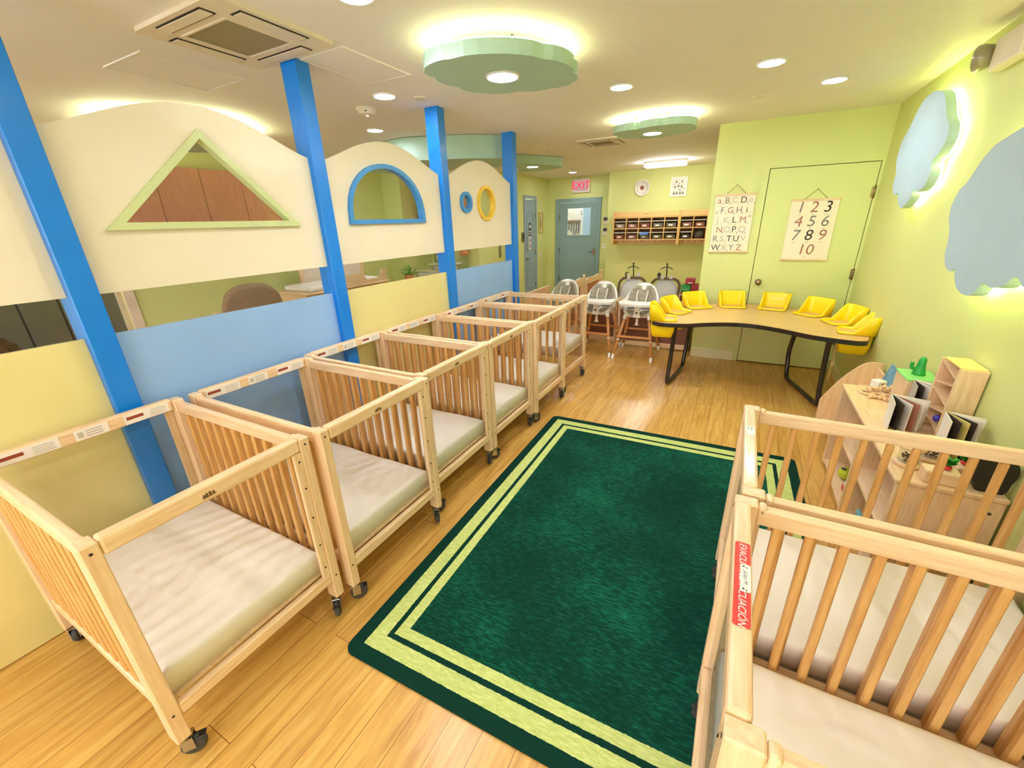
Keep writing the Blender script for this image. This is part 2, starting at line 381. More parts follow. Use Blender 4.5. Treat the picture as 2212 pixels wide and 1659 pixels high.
for z in (.3, 1.0, 1.78): MB().box(-4.16, -4.135, 8.935, 8.952, z-.05, z+.05, .003).build('hinge', M['brass'], d)
mb = MB(); mb.box(-4.159, -4.156, 8.63, 8.73, 1.36, 1.62); mb.mi = 1; mb.lathe([(0, 0), (.038, 0), (.038, .002)], 20, M=Matrix.Translation((-4.156, 8.68, 1.55)) @ Matrix.Rotation(PI/2, 4, 'Y')); mb.box(-4.156, -4.155, 8.645, 8.715, 1.39, 1.42).box(-4.156, -4.155, 8.645, 8.715, 1.44, 1.47)
mb.build('door_sign', [M['ink'], M['label']], d)
mb = MB(); mb.box(-4.159, -4.156, 8.63, 8.73, 1.04, 1.34); mb.mi = 1; mb.prism([(8.655, 1.26), (8.68, 1.22), (8.705, 1.26), (8.68, 1.32)], FX(-4.156), .001); mb.mi = 2; mb.box(-4.156, -4.155, 8.645, 8.715, 1.155, 1.18).box(-4.156, -4.155, 8.65, 8.71, 1.115, 1.14).box(-4.156, -4.155, 8.672, 8.688, 1.065, 1.085)
mb.build('door_sign', [M['label'], plain('sign_maroon', (130, 30, 50), .6), M['inkg']], d)
# courtyard window of the nursery side
w = struct(MB().prism(R(WIN[0]-.09, WIN[1]+.09, WIN[2]-.09, WIN[3]+.09), FX(-5.6), .03, [R(WIN[0]+.0, WIN[1]-.0, WIN[2], WIN[3])], ).build('window_1', plain('window_trim_white', (226, 206, 184), .5)))
MB().prism(R(WIN[0], WIN[1], WIN[2], WIN[3]), FX(-5.66), .04, [R(WIN[0]+.04, WIN[1]-.04, WIN[2]+.04, WIN[3]-.04)]).build('window_sash', plain('sash_tan', (214, 196, 166), .5), w)
MB().box(-5.645, -5.64, WIN[0]+.04, WIN[1]-.04, WIN[2]+.04, WIN[3]-.04).build('glass', M['glass'], w)
# what stands outside that window
tag(MB().box(-7.9, -7.8, -3.6, 1.0, -.1, 2.4).build('courtyard_fence', plain('fence_green_grey', (150, 168, 112), .8, var=.25, vs=3)), 'mottled green-grey courtyard fence behind the nursery window', 'fence')
tag(MB().box(-7.75, -7.70, -1.05, -.45, -.1, 2.2).build('tarpaulin', plain('tarp_blue', (96, 160, 186), .7)), 'pale blue tarpaulin hung on the courtyard fence outside the window', 'tarpaulin')
struct(MB().box(-9, -5.7, -4.5, 4.5, -.2, -.1).build('ground', plain('courtyard_soil', (104, 80, 54), .9, var=.3, vs=4)))
struct(MB().box(-9, -5.7, -4.5, 4.5, 2.6, 2.7).build('light_block_roof', M['cream']))  # roof added over the courtyard to cut down its light
for n_, a_ in (('wall_light_block_back', (-9, -5.7, 4.5, 4.6)), ('wall_light_block_left', (-9.1, -9, -4.6, 4.6))): struct(MB().box(*a_, -.2, 2.7).build(n_, M['cream']))  # walls added around the courtyard to keep daylight out
def heap(name, c, r, sc, m, label, cat):
    t = bmesh.new(); bmesh.ops.create_icosphere(t, subdivisions=4, radius=r)
    for v in t.verts:
        n = v.co.normalized(); k = 1+.16*math.sin(9*n.x+3*n.y)*math.cos(7*n.z+5*n.y)+.06*math.sin(23*n.x)*math.sin(19*n.y+n.z*17)
        v.co *= k
    for f in t.faces: f.smooth = True
    return tag(MB().merge(t, Matrix.Translation(c) @ Matrix.Diagonal((*sc, 1))).build(name, m), label, cat)
heap('leaf_heap', (-6.75, .75, .05), .6, (.8, 1.15, 1.3), plain('dry_leaves', (150, 108, 66), .9, var=.4, vs=14, bmp=.5), 'heap of brown dry leaves outside the window, on its right side', 'leaves')
heap('garden_shrub', (-6.8, -1.35, .1), .7, (.9, 1.3, 1.1), plain('dark_shrub', (120, 122, 92), .9, var=.5, vs=12, bmp=.6), 'dark olive shrub outside the window, below the blue tarpaulin', 'shrub')
t = thing('garden_rail', 'dark metal railing with upright bars outside the window', 'railing', (-7.55, 1.6, -.1))
mb = MB(); mb.box(-.02, .02, -.75, .75, 1.5, 1.55).box(-.02, .02, -.75, .75, .3, .35); mb.build('rail', M['darkg'], t)
for k in range(5): MB().box(-.010, .010, -.74+k*.36, -.722+k*.36, 0, 1.5).build('bar', M['darkg'], t)

# ------------------------------------------------------------------ partition
PX = -2.43; SL = .014
def PF(off):      # (s,z,h) -> world; h grows toward the room
    return lambda s, z, h: (PX+SL*s+off+h, s, z)
def poststand(s, label):
    mb = MB(); mb.box(-.13, 0, 0, .095, 0, C_Z, .004); o = mb.build('partition_post', M['post'])
    o.location = (-2.39+SL*s, s, 0); o.rotation_euler = (0, 0, -SL)
    return tag(o, label, 'post', 'blue posts of the partition')
POSTS = (-.61, .655, 1.925, 3.19, 4.45)
for s, l in zip(POSTS[1:], ('blue square post between the yellow panel and the triangle window panel', 'blue square post between the triangle and half-moon panels', 'blue square post between the half-moon and two-circle panels', 'blue square post at the far end of the partition')):
    poststand(s, l)
def ring(outer, inner, off, d): return MB().prism(outer, PF(off), d, [inner])
def offs(P, d):
    """inset a closed outline by d (positive = inward for counter-clockwise)"""
    N = len(P); out = []
    for i in range(N):
        a, b, c = Vector(P[i-1]), Vector(P[i]), Vector(P[(i+1) % N])
        e1 = (b-a).normalized(); e2 = (c-b).normalized(); n1 = Vector((-e1.y, e1.x)); n2 = Vector((-e2.y, e2.x))
        n = (n1+n2); n = n/max(.3, n.length_squared)*2 if n.length > 1e-6 else n1
        out.append(tuple(b+n*d))
    return out
def panel(s0, s1, label, low_mat, win):
    t = thing('partition_panel', label, 'partition panel')
    top = [(s1-(s1-s0)*k/24, 2.045+.168*math.sin(PI*k/24)**1.25) for k in range(25)]
    outl = [(s0, 1.413), (s1, 1.413)] + top
    holes = [h for h, _, _ in win]
    MB().prism(outl, PF(-.02), .02, holes).build('upper_panel', M['cream'], t)
    for h, m, nm in win:
        ring(offs(h, -.018), offs(h, .012), -.03, .05).build(nm, m, t)
        MB().prism(h, PF(-.014), .004).build('glass', M['glass'], t)
    MB().prism(R(s0, s1, .008, 1.238), PF(-.02), .02).build('lower_panel', low_mat, t)
    MB().prism(R(s0, s1, 1.20, 1.45), PF(-.026), .005).build('clear_strip', M['acr'], t)
    return t
tri = [(.90, 1.685), (1.74, 1.685), (1.325, 2.085)]
hm = [(2.18, 1.685), (2.93, 1.685)] + [(2.555+.375*math.cos(a), 1.69+.36*math.sin(a)**.85) for a in [PI*k/18 for k in range(1, 18)]]
circ = lambda cx, cz, r: [(cx+r*math.cos(2*PI*k/28), cz+r*math.sin(2*PI*k/28)) for k in range(28)]
panel(-.51, .655, 'cream panel above a yellow panel, at the left end beside the first crib', M['panel_y'], [])
panel(.755, 1.93, 'cream panel with a lime triangle window over light blue panel', M['panel_b'], [(tri, M['limetrim'], 'triangle_trim')])
panel(2.025, 3.195, 'cream panel with a blue half-moon window over yellow panel', M['panel_y'], [(hm, M['bluetrim'], 'half_moon_trim')])
panel(3.29, 4.455, 'cream panel with blue and yellow round windows over light blue panel', M['panel_b'], [(circ(3.57, 1.835, .075), M['bluetrim'], 'round_trim'), (circ(3.93, 1.835, .145), M['yeltrim'], 'round_trim')])

# ------------------------------------------------------------------ ceiling fittings
def downlight(x, y, label, r=.075, rim=True, z=C_Z):
    t = thing('downlight', label, 'ceiling light', (x, y, z), group='round recessed ceiling lights')
    MB().lathe([(r+.012, 0), (r+.012, -.006), (r, -.009), (r-.004, -.004), (r-.004, 0)], 32).build('trim_ring', M['whitem'], t)
    MB().lathe([(0, -.005), (r-.004, -.005)], 32).build('diffuser', M['lamp'], t, recalc=False)
    return t
for x, y, l in ((-1.56, 1.62, 'round ceiling light at the top edge, before the cloud'), (-2.49, 2.757, 'round ceiling light between the air conditioner and smoke detector'), (-3.40, 3.573, 'round ceiling light above the half-moon window panel'),
                (-.95, 3.542, 'round ceiling light just right of the big ceiling cloud'), (-.013, 3.574, 'round ceiling light above the table area, second from right wall'), (.406, 4.271, 'round ceiling light nearest the right wall'),
                (-3.22, 8.73, 'round ceiling light in front of the exit sign'),
                (-1.6, -.9, None), (-.1, -.9, None), (-.1, 1.2, None), (-3.9, .6, None), (-4.5, 4.6, None)):  # entries without a label are extra lamps added for fill
    downlight(x, y, l or 'extra round ceiling light added to fill the room')
def ceiling_cloud(outl, ztop, zbot, label, led=True, lamp=None, mat=None):
    t = thing('ceiling_cloud', label, 'ceiling cloud', group='cloud shaped ceiling panels')
    mb = MB(); mb.prism(outl, XY(zbot), ztop-zbot); o = mb.build('cloud_panel', mat or M['cloudc'], t)
    cx = sum(p[0] for p in outl)/len(outl); cy = sum(p[1] for p in outl)/len(outl)
    for dx, dy in ((-.15, -.12), (.15, .12), (-.15, .15), (.15, -.15)):
        MB().cyl((cx+dx, cy+dy, ztop), (cx+dx, cy+dy, C_Z), .008).build('standoff', M['chrome'], t)
    if led:
        P = [(cx+(x-cx)*.9, cy+(y-cy)*.9, ztop+.012) for x, y in outl]
        MB().tube(P, .006, 6, closed=True).build('led_strip', M['led'] if led is True else led, t)
    if lamp:
        x, y = lamp; r = .085
        MB().lathe([(r+.012, 0), (r+.012, -.005), (r, -.008), (r-.004, -.003), (r-.004, 0)], 32, (x, y, zbot)).build('trim_ring', M['whitem'], t)
        MB().lathe([(0, -.004), (r-.004, -.004)], 32, (x, y, zbot)).build('diffuser', M['lamp'], t, recalc=False)
    return t
def lobes(D, f):
    out = []
    for a, b in zip(D, D[1:]+D[:1]):
        a, b = Vector(a), Vector(b); n = Vector(((b-a).y, -(b-a).x)); h = f if not isinstance(f, dict) else .2
        for k in range(7):
            t = k/7; out.append(tuple(a.lerp(b, t)+n*h*(4*t*(1-t))**.7))
    return out
C1 = [(-1.62, 2.12), (-1.41, 2.06), (-1.02, 2.32), (-.97, 2.60), (-1.03, 2.76), (-1.19, 2.79), (-1.38, 2.73), (-1.58, 2.64), (-1.63, 2.45), (-1.64, 2.24)]
ceiling_cloud(lobes(C1, .16), 2.47, 2.405, 'large pale aqua cloud on the ceiling with one round light and glowing edge', True, (-1.32, 2.43))
C2 = [(-1.24, 4.53), (-1.03, 4.50), (-.80, 4.46), (-.60, 4.52), (-.56, 4.76), (-.72, 5.0), (-.98, 5.06), (-1.2, 4.92), (-1.28, 4.72)]
ceiling_cloud(lobes(C2, .16), 2.48, 2.42, 'smaller ceiling cloud with a round light, before the back wall', M['led_hi'], (-.95, 4.78))
C3 = [(-4.4, 4.3), (-4.0, 4.12), (-3.7, 4.05), (-3.44, 4.02), (-2.97, 4.2), (-2.62, 4.43), (-2.45, 4.7), (-2.6, 5.0), (-3.0, 5.12), (-3.5, 5.02), (-4.0, 5.1), (-4.4, 4.8)]
ceiling_cloud(smooth_loop(C3, 4), 2.535, 2.31, 'thick pale green ceiling cloud beyond the partition, behind the blue posts', False)
C5 = [(-3.5, 5.92), (-3.12, 5.78), (-2.86, 6.08), (-2.68, 6.45), (-2.64, 6.7), (-2.9, 6.92), (-3.3, 6.95), (-3.6, 6.6)]
ceiling_cloud(smooth_loop(C5, 4), 2.535, 2.42, 'ceiling cloud with a round light, right of the last blue post', False, (-2.99, 6.36))
C4 = [(-4.50+(.62+.05*math.cos(5*a))*math.cos(a), 2.36+(.60+.05*math.cos(5*a))*math.sin(a)) for a in [2*PI*k/24 for k in range(24)]]
ceiling_cloud(smooth_loop(C4, 3), 2.46, 2.40, 'ceiling cloud whose glow shows over the triangle window panel', M['led_hi'])
struct(MB().box(-5.2, -3.3, 6.0, 6.5, 2.40, C_Z).build('trim_2', M['whitem']))
def air_con(x, y, w, d, label, rz=0):
    t = thing('ceiling_air_conditioner', label, 'air conditioner', (x, y, C_Z), rz, 'ceiling cassette air conditioners')
    MB().prism(rrect(-w/2, w/2, -d/2, d/2, .02), XY(-.018), .018, [rrect(-w*.26, w*.26, -d*.26, d*.26, .01)]).build('fascia', M['off'], t)
    MB().box(-w*.26, w*.26, -d*.26, d*.26, -.015, -.004).build('intake_grille', M['grille'], t)
    MB().prism(R(-w*.28, w*.28, -d*.28, d*.28), XY(-.022), .006, [R(-w*.26, w*.26, -d*.26, d*.26)]).build('grille_frame', M['off'], t)
    for sx, sy, hor in ((0, -1, 1), (0, 1, 1), (-1, 0, 0), (1, 0, 0)):
        cx, cy = sx*w*.40, sy*d*.40; a, b = (w*.27, d*.045) if hor else (w*.045, d*.27)
        lv = MB().box(cx-a-.008, cx+a+.008, cy-b-.008, cy+b+.008, -.020, -.017).build('outlet_slot', M['dark'], t)
        MB().box(cx-a, cx+a, cy-b, cy+b, -.024, -.0202, .002).build('louver', M['off'], lv)
    return t
air_con(-2.33, 1.60, .645, .60, 'square ceiling air conditioner above the triangle window panel')
air_con(-1.72, 5.68, .52, .52, 'square ceiling air conditioner far away beside the smaller cloud')
def hatch(x0, x1, y0, y1, label):
    t = tag(MB().prism(R(x0, x1, y0, y1), XY(C_Z-.006), .006, [R(x0+.012, x1-.012, y0+.012, y1-.012)]).box(x0+.016, x1-.016, y0+.016, y1-.016, C_Z-.004, C_Z).build('access_hatch', M['ceil']), label, 'ceiling hatch', 'ceiling access hatches'); return t
hatch(-3.36, -2.93, 1.44, 2.0, 'ceiling access hatch between the air conditioner and glowing edge')
hatch(-2.37, -2.02, 1.96, 2.5, 'ceiling access hatch beside the second blue post top')
t = thing('smoke_detector', 'round white smoke detector on the ceiling before the half-moon panel', 'smoke detector', (-2.85, 2.93, C_Z))
MB().lathe([(0, 0), (.085, 0), (.085, -.012), (.072, -.02), (.066, -.038), (.04, -.046), (0, -.046)], 28).build('housing', M['off'], t)
MB().lathe([(0, -.046), (.016, -.046), (.014, -.06), (0, -.062)], 14).build('sensor_dome', M['whitem'], t)
MB().box(.03, .05, -.06, -.05, -.036, -.030).build('vent_slot', M['dark'], t)
for x, y, l in ((-2.31, 2.94, 'ceiling sprinkler cover between the smoke detector and the cloud'), (-.065, 4.45, 'ceiling sprinkler cover below the two right-hand lights'), (-2.55, 6.0, 'ceiling sprinkler cover left of the far air conditioner')):
    tag(MB().lathe([(0, 0), (.045, 0), (.045, -.006), (.04, -.009), (0, -.009)], 24, (x, y, C_Z)).build('sprinkler_cover', M['off']), l, 'sprinkler')
t = thing('strip_light', 'rectangular fluorescent ceiling light above the cubby shelf', 'ceiling light', (-1.37, 8.2, C_Z))
MB().box(-.34, .34, -.13, .13, -.03, 0, .004).build('housing', M['off'], t)
MB().box(-.33, .33, -.12, .12, -.085, -.0305, .01).build('diffuser', glow('tube_diffuser', (255, 250, 244), 14), t)
t = thing('exit_sign', 'lit red EXIT sign above the teal door', 'sign', (-3.33, 9.6, 2.36))
MB().box(-.2, .2, -.05, 0, -.15, .13, .006).build('housing', M['off'], t)
MB().box(-.165, .165, -.054, -.0505, -.115, .095, .002).build('sign_face', glow('sign_pink', (244, 196, 190), .22), t)
MB().text('EXIT', .205, face_M((0, -.0555, -.012), (1, 0, 0), (0, 0, 1))).build('lettering', M['exit'], t)
MB().cyl((0, -.02, .13), (0, -.02, C_Z-2.36), .02).build('mount', M['off'], t)
# ------------------------------------------------------------------ cribs
CL, CW, CH = .965, .672, .907
def make_caster(parent, x, y, ang):
    c = MB(); c.box(x-.03, x+.03, y-.018, y+.018, .098, .104, .001).cyl((x, y, .098), (x, y, .088), .014)
    Mx = Matrix.Translation((x, y, 0)) @ Matrix.Rotation(ang, 4, 'Z')
    for sy in (-1, 1): c.box(-.005, .03, sy*.016-.0015, sy*.016+.0015, .034, .09, 0, Mx)
    c.box(-.012, .03, -.0175, .0175, .084, .09, .001, Mx)
    o = c.build('caster', M['chrome'], parent)
    w = MB(); w.lathe([(.0, -.012), (.030, -.012), (.036, -.009), (.0385, 0), (.036, .009), (.030, .012), (0, .012)], 24, M=Mx @ Matrix.Translation((.022, 0, .0385)) @ Matrix.Rotation(PI/2, 4, 'X'))
    w.build('wheel', M['rubber'], o)
    h = MB(); h.lathe([(0, -.0145), (.011, -.0145), (.011, .0145), (0, .0145)], 14, M=Mx @ Matrix.Translation((.022, 0, .0385)) @ Matrix.Rotation(PI/2, 4, 'X')); h.build('hub', M['darkg'], o)
    b = MB(); b.box(.02, .062, -.014, .014, .062, .070, .002, Mx @ Matrix.Translation((0, 0, .0)) ); b.build('brake_pedal', M['blackp'], o)
def make_crib(board_z=.262):
    t = thing('crib', '', 'crib')
    P = .042
    ci = 0
    for u0, sg in ((0, 1), (CL, -1)):
        for v0, vs in ((0, 1), (CW, -1)):
            m = MB(); a, b = sorted((u0, u0+sg*.058)); c, d = sorted((v0, v0+vs*P))
            m.box(a, b, c, d, .104, CH, .004)
            p0 = u0+sg*.058; m.box(*sorted((p0, p0+sg*.022)), *sorted((v0+vs*.004, v0+vs*.036)), CH-.034, CH-.002, .009, seg=2)
            m.build('corner_post', M['maple_z'], t)
            if vs > 0:
                m = MB(); m.box(*sorted((u0+sg*.002, u0+sg*.0165)), *sorted((v0+vs*P, v0+vs*(P+.033))), .247, .855, .002); st = m.build('stile', M['maple_z'], t)
                m = MB()
                for z in (.30, .42, .56, .70, .82): m.cyl((u0+sg*.0005, v0+vs*(P+.016), z), (u0+sg*.0025, v0+vs*(P+.015), z), .0042, n=8)
                m.build('screw_hole', M['dark'], st)
            m = MB(); m.cyl((u0-sg*.001, v0+vs*.02, .88), (u0+sg*.002, v0+vs*.02, .88), .0045, n=8).cyl((u0-sg*.001, v0+vs*.02, .225), (u0+sg*.002, v0+vs*.02, .225), .0045, n=8); m.build('bolt', M['dark'], t)
            make_caster(t, u0+sg*.036, v0+vs*.022, [2.4, -2.2, .8, -.7][ci]); ci += 1
        MB().box(*sorted((u0, u0+sg*.040)), P, CW-P, .856, CH+.006, .009, seg=2).build('end_rail', M['maple_y'], t)
        MB().box(*sorted((u0+sg*.002, u0+sg*.030)), P, CW-P, .200, .247, .004).build('lower_rail', M['maple_y'], t)
        MB().box(*sorted((u0+sg*.017, u0+sg*.0215)), P+.0005, CW-P-.0005, .2475, .8555).build('clear_end_panel', M['acr'], t)
    for v0, vs in ((0, 1), (CW, -1)):
        MB().box(.058, CL-.058, *sorted((v0+vs*.008, v0+vs*.036)), .845, CH-.010, .006, seg=2).build('side_rail', M['maple_x'], t)
        MB().box(.058, CL-.058, *sorted((v0+vs*.008, v0+vs*.036)), .222, .274, .004).build('side_rail', M['maple_x'], t)
        for k in range(11):
            u = .1125+.074*k
            MB().box(u-.0105, u+.0105, *sorted((v0+vs*.010, v0+vs*.034)), .274, .845, .004).build('slat', M['slat_z'], t)
    MB().box(.03, CL-.03, .045, CW-.045, board_z-.010, board_z).build('mattress_board', M['maple_x'], t)
    return t
def warning_labels(t):
    """labels on the inner face of the wall side rail"""
    x = CL-.0408
    for v0, w, kind in ((.06, .17, 0), (.285, .11, 1), (.44, .17, 0)):
        m = MB(); m.box(x-.0006, x, v0, v0+w, .862, .906)
        m.mi = 1
        if kind == 0:
            for k in range(4): m.box(x-.001, x-.0006, v0+.012+.004*(k % 2), v0+.075, .868+.0085*k, .8715+.0085*k)
            m.mi = 2; m.box(x-.0011, x-.0006, v0+w-.07, v0+w-.008, .880, .894)
        else:
            for k in range(3): m.box(x-.001, x-.0006, v0+.02, v0+.075, .870+.011*k, .875+.011*k)
            m.mi = 1; m.box(x-.001, x-.0006, v0+.082, v0+.1, .872, .896)
        m.build('warning_label', [M['label'], M['inkl'], M['redbrown']], t)
def front_logo(t):
    m = MB(); c = CW/2+.03
    for k, (dy, h) in enumerate(((-.014, .010), (-.004, .014), (.006, .012), (.014, .009))):
        y = c+dy; z = .876
        m.prism([(y-.004, z), (y+.003, z-.001), (y+.004, z+h*.5), (y+.001, z+h), (y-.003, z+h*.7), (y-.004, z+h*.4)], lambda a, b, hh: (-.0012+hh, a, b), .0008)
    m.prism([(c-.02, .872), (c+.018, .871), (c+.02, .874), (c-.021, .875)], lambda a, b, hh: (-.0012+hh, a, b), .0008)
    m.build('stamped_logo', plain('burnt_stamp', (110, 76, 48), .7), t)
proto = make_crib(); proto_hi = None
CRIBS = [(-1.375, .200), (-1.352, .905), (-1.398, 1.590), (-1.393, 2.268), (-1.368, 2.947), (-1.39, 3.632)]
CL_LAB = ['light wood crib nearest the viewer in the left row', 'second crib of the left row, beside the near corner of the green rug', 'third crib of the left row, opposite the second blue post',
          'fourth crib of the left row, opposite the middle of the yellow partition panel', 'fifth crib of the left row, opposite the far corner of the green rug', 'last crib of the left row with its mattress raised high, next to the high chairs']
warning_labels(proto); front_logo(proto)
cribs = [proto]+[copy_tree(proto) for _ in range(5)]
for t, (x, y), l in zip(cribs, CRIBS, CL_LAB):
    t.location = (x, y+CW, 0); t.rotation_euler = (0, 0, PI); tag(t, l, 'crib', 'cribs in a row along the partition')
for ch in cribs[5].children:
    if ch.name.startswith('mattress_board'): ch.location.z = .127
def make_mattress(seed):
    """boxy sheeted mattress with soft edges and shallow creases, local box 0..L,0..W"""
    rnd = random.Random(seed); L, W, H = CL-.084, CW-.092, .098; nx, ny = 40, 28; r = .018
    ph = [(rnd.uniform(4, 16), rnd.uniform(-14, 14), rnd.uniform(0, 6), rnd.uniform(.0006, .0016)) for _ in range(6)]
    cr = [(rnd.uniform(.1, L-.1), rnd.uniform(.1, W-.1), rnd.uniform(-.9, .9), rnd.uniform(.12, .3)) for _ in range(9)]
    def h(x, y):
        e = min(x, L-x, y, W-y); z = H
        if e < r: z -= r-math.sqrt(max(0, r*r-(r-e)**2))
        z += sum(a*math.sin(kx*x+ky*y+p) for kx, ky, p, a in ph)
        for cx, cy, an, ln in cr:
            dx, dy = x-cx, y-cy; u = dx*math.cos(an)+dy*math.sin(an); v = -dx*math.sin(an)+dy*math.cos(an)+.12*u*u*3
            z += .0045*math.exp(-(v/.006)**2)*math.exp(-(u/ln)**2*2)-.003*math.exp(-((v-.012)/.008)**2)*math.exp(-(u/ln)**2*2)
        return z
    X = [0, .004, .01, .018]+[.018+(L-.036)*k/nx for k in range(1, nx)]+[L-.018, L-.01, L-.004, L]
    Y = [0, .004, .01, .018]+[.018+(W-.036)*k/ny for k in range(1, ny)]+[W-.018, W-.01, W-.004, W]
    m = MB(); V = [(x, y, h(x, y)) for x in X for y in Y]; n = len(Y); F = []
    for i in range(len(X)-1):
        for j in range(n-1): F.append((i*n+j, (i+1)*n+j, (i+1)*n+j+1, i*n+j+1))
    ed = [i*n for i in range(len(X))]+[(len(X)-1)*n+j for j in range(1, n)]+[i*n+n-1 for i in range(len(X)-2, -1, -1)]+[j for j in range(n-2, 0, -1)]
    b = len(V); V += [(V[e][0], V[e][1], .0) for e in ed]
    for k in range(len(ed)): q = (k+1) % len(ed); F.append((ed[k], b+k, b+q, ed[q]))
    F.append(tuple(b+k for k in range(len(ed))))
    m.add(V, F, True); return m
MLAB = ['white sheeted mattress in the crib nearest the viewer, left row', 'white sheeted mattress inside the second crib of the left row', 'white sheeted mattress inside the third crib of the left row', 'wrinkled white mattress inside the fourth crib of the left row', 'low white mattress inside the fifth crib of the left row', 'raised white mattress inside the last crib of the left row']
m0 = [make_mattress(s).build('crib_mattress', M['sheet']) for s in (3, 11, 5)]
for i, ((x, y), l) in enumerate(zip(CRIBS, MLAB)):
    o = m0[i] if i < 3 else m0[i % 3].copy()
    if i >= 3: COL.objects.link(o)
    o.location = (x-.042, y+CW-.046, .2625+(.127 if i == 5 else 0)); o.rotation_euler = (0, 0, PI); tag(o, l, 'mattress', 'mattresses in the left row of cribs')
# right hand cribs
RC = [(.100, 1.166, 'light wood crib standing beside the toy shelf, with the far rail over the rug corner'), (.082, .482, 'light wood crib with the red evacuation sticker on its rail, lower right corner')]
for k, (x, y, l) in enumerate(RC):
    t = copy_tree(proto); t.location = (x, y, .0098); t.rotation_euler = (0, 0, 0); tag(t, l, 'crib', 'pair of cribs by the right wall')
    for ch in list(t.children):
        if ch.name.startswith(('warning_label', 'stamped_logo')): bpy.data.objects.remove(ch)
    o = m0[k+1].copy(); COL.objects.link(o); o.location = (x+.042, y+.046, .2725); o.rotation_euler = (0, 0, 0); tag(o, ('creased white mattress in the crib beside the toy shelf', 'smooth white mattress in the crib with the red sticker')[k], 'mattress', 'mattresses in the pair of cribs by the right wall')
    if k == 0:
        m = MB(); m.box(.006, .034, .375, .445, CH+.0062, CH+.0068); m.mi = 1
        for a, b in ((.012, .415), (.012, .43), (.022, .412), (.022, .422), (.022, .432)): m.box(a, a+.004, b, b+.005, CH+.0068, CH+.0072)
        m.build('name_tag', [M['label'], M['ink']], t)
    else:
        z = CH+.0064
        m = MB(); m.prism(rrect(.004, .036, .210, .456, .006), XY(z), .0008)
        m.build('evacuation_sticker', M['red'], t)
        m = MB(); Rm = lambda y, x: face_M((x, y, z+.0010), (0, -1, 0), (1, 0, 0))
        m.text('EVACUATION', .0205, Rm(.387, .020), .3); m.text('EVACUACI\u00d3N', .0205, Rm(.276, .020), .3)
        m.build('sticker_lettering', M['whitem'], t)
        m = MB(); m.prism(rrect(.016, .036, .300, .381, .004), XY(z+.0014), .0008)
        nt_ = m.build('name_tag', M['label'], t)
        m = MB(); m.text('Julian M.', .0125, face_M((.0258, .3405, z+.0024), (0, -1, 0), (1, 0, 0)), .3)
        for sy in (.374, .307):
            for dx, dy, r in ((0, 0, .0035), (.006, -.003, .0024)):
                m.prism([(.022+dx+(r if q % 2 == 0 else r*.45)*math.cos(q*PI/5), sy+dy+(r if q % 2 == 0 else r*.45)*math.sin(q*PI/5)) for q in range(10)], XY(z+.0023), .0003)
        m.build('tag_lettering', M['ink'], nt_)
# ------------------------------------------------------------------ rug
m = MB(); m.prism(rrect(0, RUGW, 0, RUGL, .045, 6), XY(0), .009)
rug = m.build('rug', M['rug']); rug.location = (-1.232, .716, .0005); rug.rotation_euler = (0, 0, math.radians(1.4))
tag(rug, 'large dark green rug with two lime border bands on the wood floor', 'rug')

# ------------------------------------------------------------------ posters and wall things
def hanging_chart(xc, z0, z1, w, nail, label, rows):
    t = thing('wall_chart', label, 'poster', (xc, WB-.012, 0), group='hanging paper wall charts')
    MB().box(-w/2, w/2, 0, .0015, z0, z1).build('paper_sheet', M['paper'], t)
    for z in (z1, z0): MB().box(-w/2-.008, w/2+.008, -.006, .008, z-.010, z+.010, .003).build('wood_batten', M['maple_x'], t)
    MB().tube([(-w*.24, 0, z1+.008), (0, .004, nail), (w*.24, 0, z1+.008)], .0022, 6).build('hanging_cord', plain('olive_cord', (112, 104, 40), .8) if 'olive_cord' not in bpy.data.materials else bpy.data.materials['olive_cord'], t)
    MB().cyl((0, .012, nail), (0, -.006, nail+.004), .003, n=8).build('nail', M['brass'], t)
    m = MB()
    for body, x, z, s, sh, mi in rows:
        m.mi = mi; m.text(body, s, face_M((x, -.0006, z), (1, 0, 0), (0, 0, 1)), sh)
    m.build('printed_lettering', [M['ink'], M['inkg'], M['inkl'], M['inkr']], t)
    return t
A = []; zz = [1.80, 1.70, 1.60, 1.50, 1.405, 1.31]
for (row, cols, xs), z in zip((('aBCDe', (3, 1, 2, 0, 2), (-.15, -.075, .0, .085, .155)), ('FGHi', (1, 3, 1, 0), (-.11, -.03, .055, .13)), ('JKLM', (2, 2, 0, 3), (-.145, -.06, .02, .105)), ('NOPQ', (3, 2, 0, 2), (-.115, -.04, .03, .11)), ('RSTUV', (1, 2, 0, 0, 2), (-.145, -.075, -.005, .065, .135)), ('WXYZ', (0, 2, 1, 3), (-.13, -.045, .03, .105))), zz):
    for ch, c, x in zip(row, cols, xs):
        A.append((ch, x, z, .088, 0, c)); A.append((ch.lower(), x+.034, z-.028, .03, .2, 0 if c != 2 else 1))
A += [('o', -.165, 1.685, .05, 0, 3), ('o', .165, 1.64, .05, 0, 3)]
hanging_chart(-.153, 1.268, 1.856, .385, 1.955, 'white alphabet wall chart hanging left of the green door', A)
NUM = []
for k, (ch, c) in enumerate(zip('123456789', (1, 3, 0, 3, 1, 1, 1, 0, 3))):
    NUM.append((ch, -.115+.115*(k % 3), 1.70-.135*(k//3), .148, .12, c)); NUM.append(('one two three four five six seven eight nine'.split()[k], -.118+.115*(k % 3), 1.70-.135*(k//3)-.064, .016, 0, 1))
NUM += [('10', 0, 1.288, .148, .1, 3), ('ten', 0, 1.222, .016, 0, 1)]
hanging_chart(.579, 1.188, 1.772, .405, 1.872, 'white counting chart with numbers one to ten hanging on the green door', NUM)
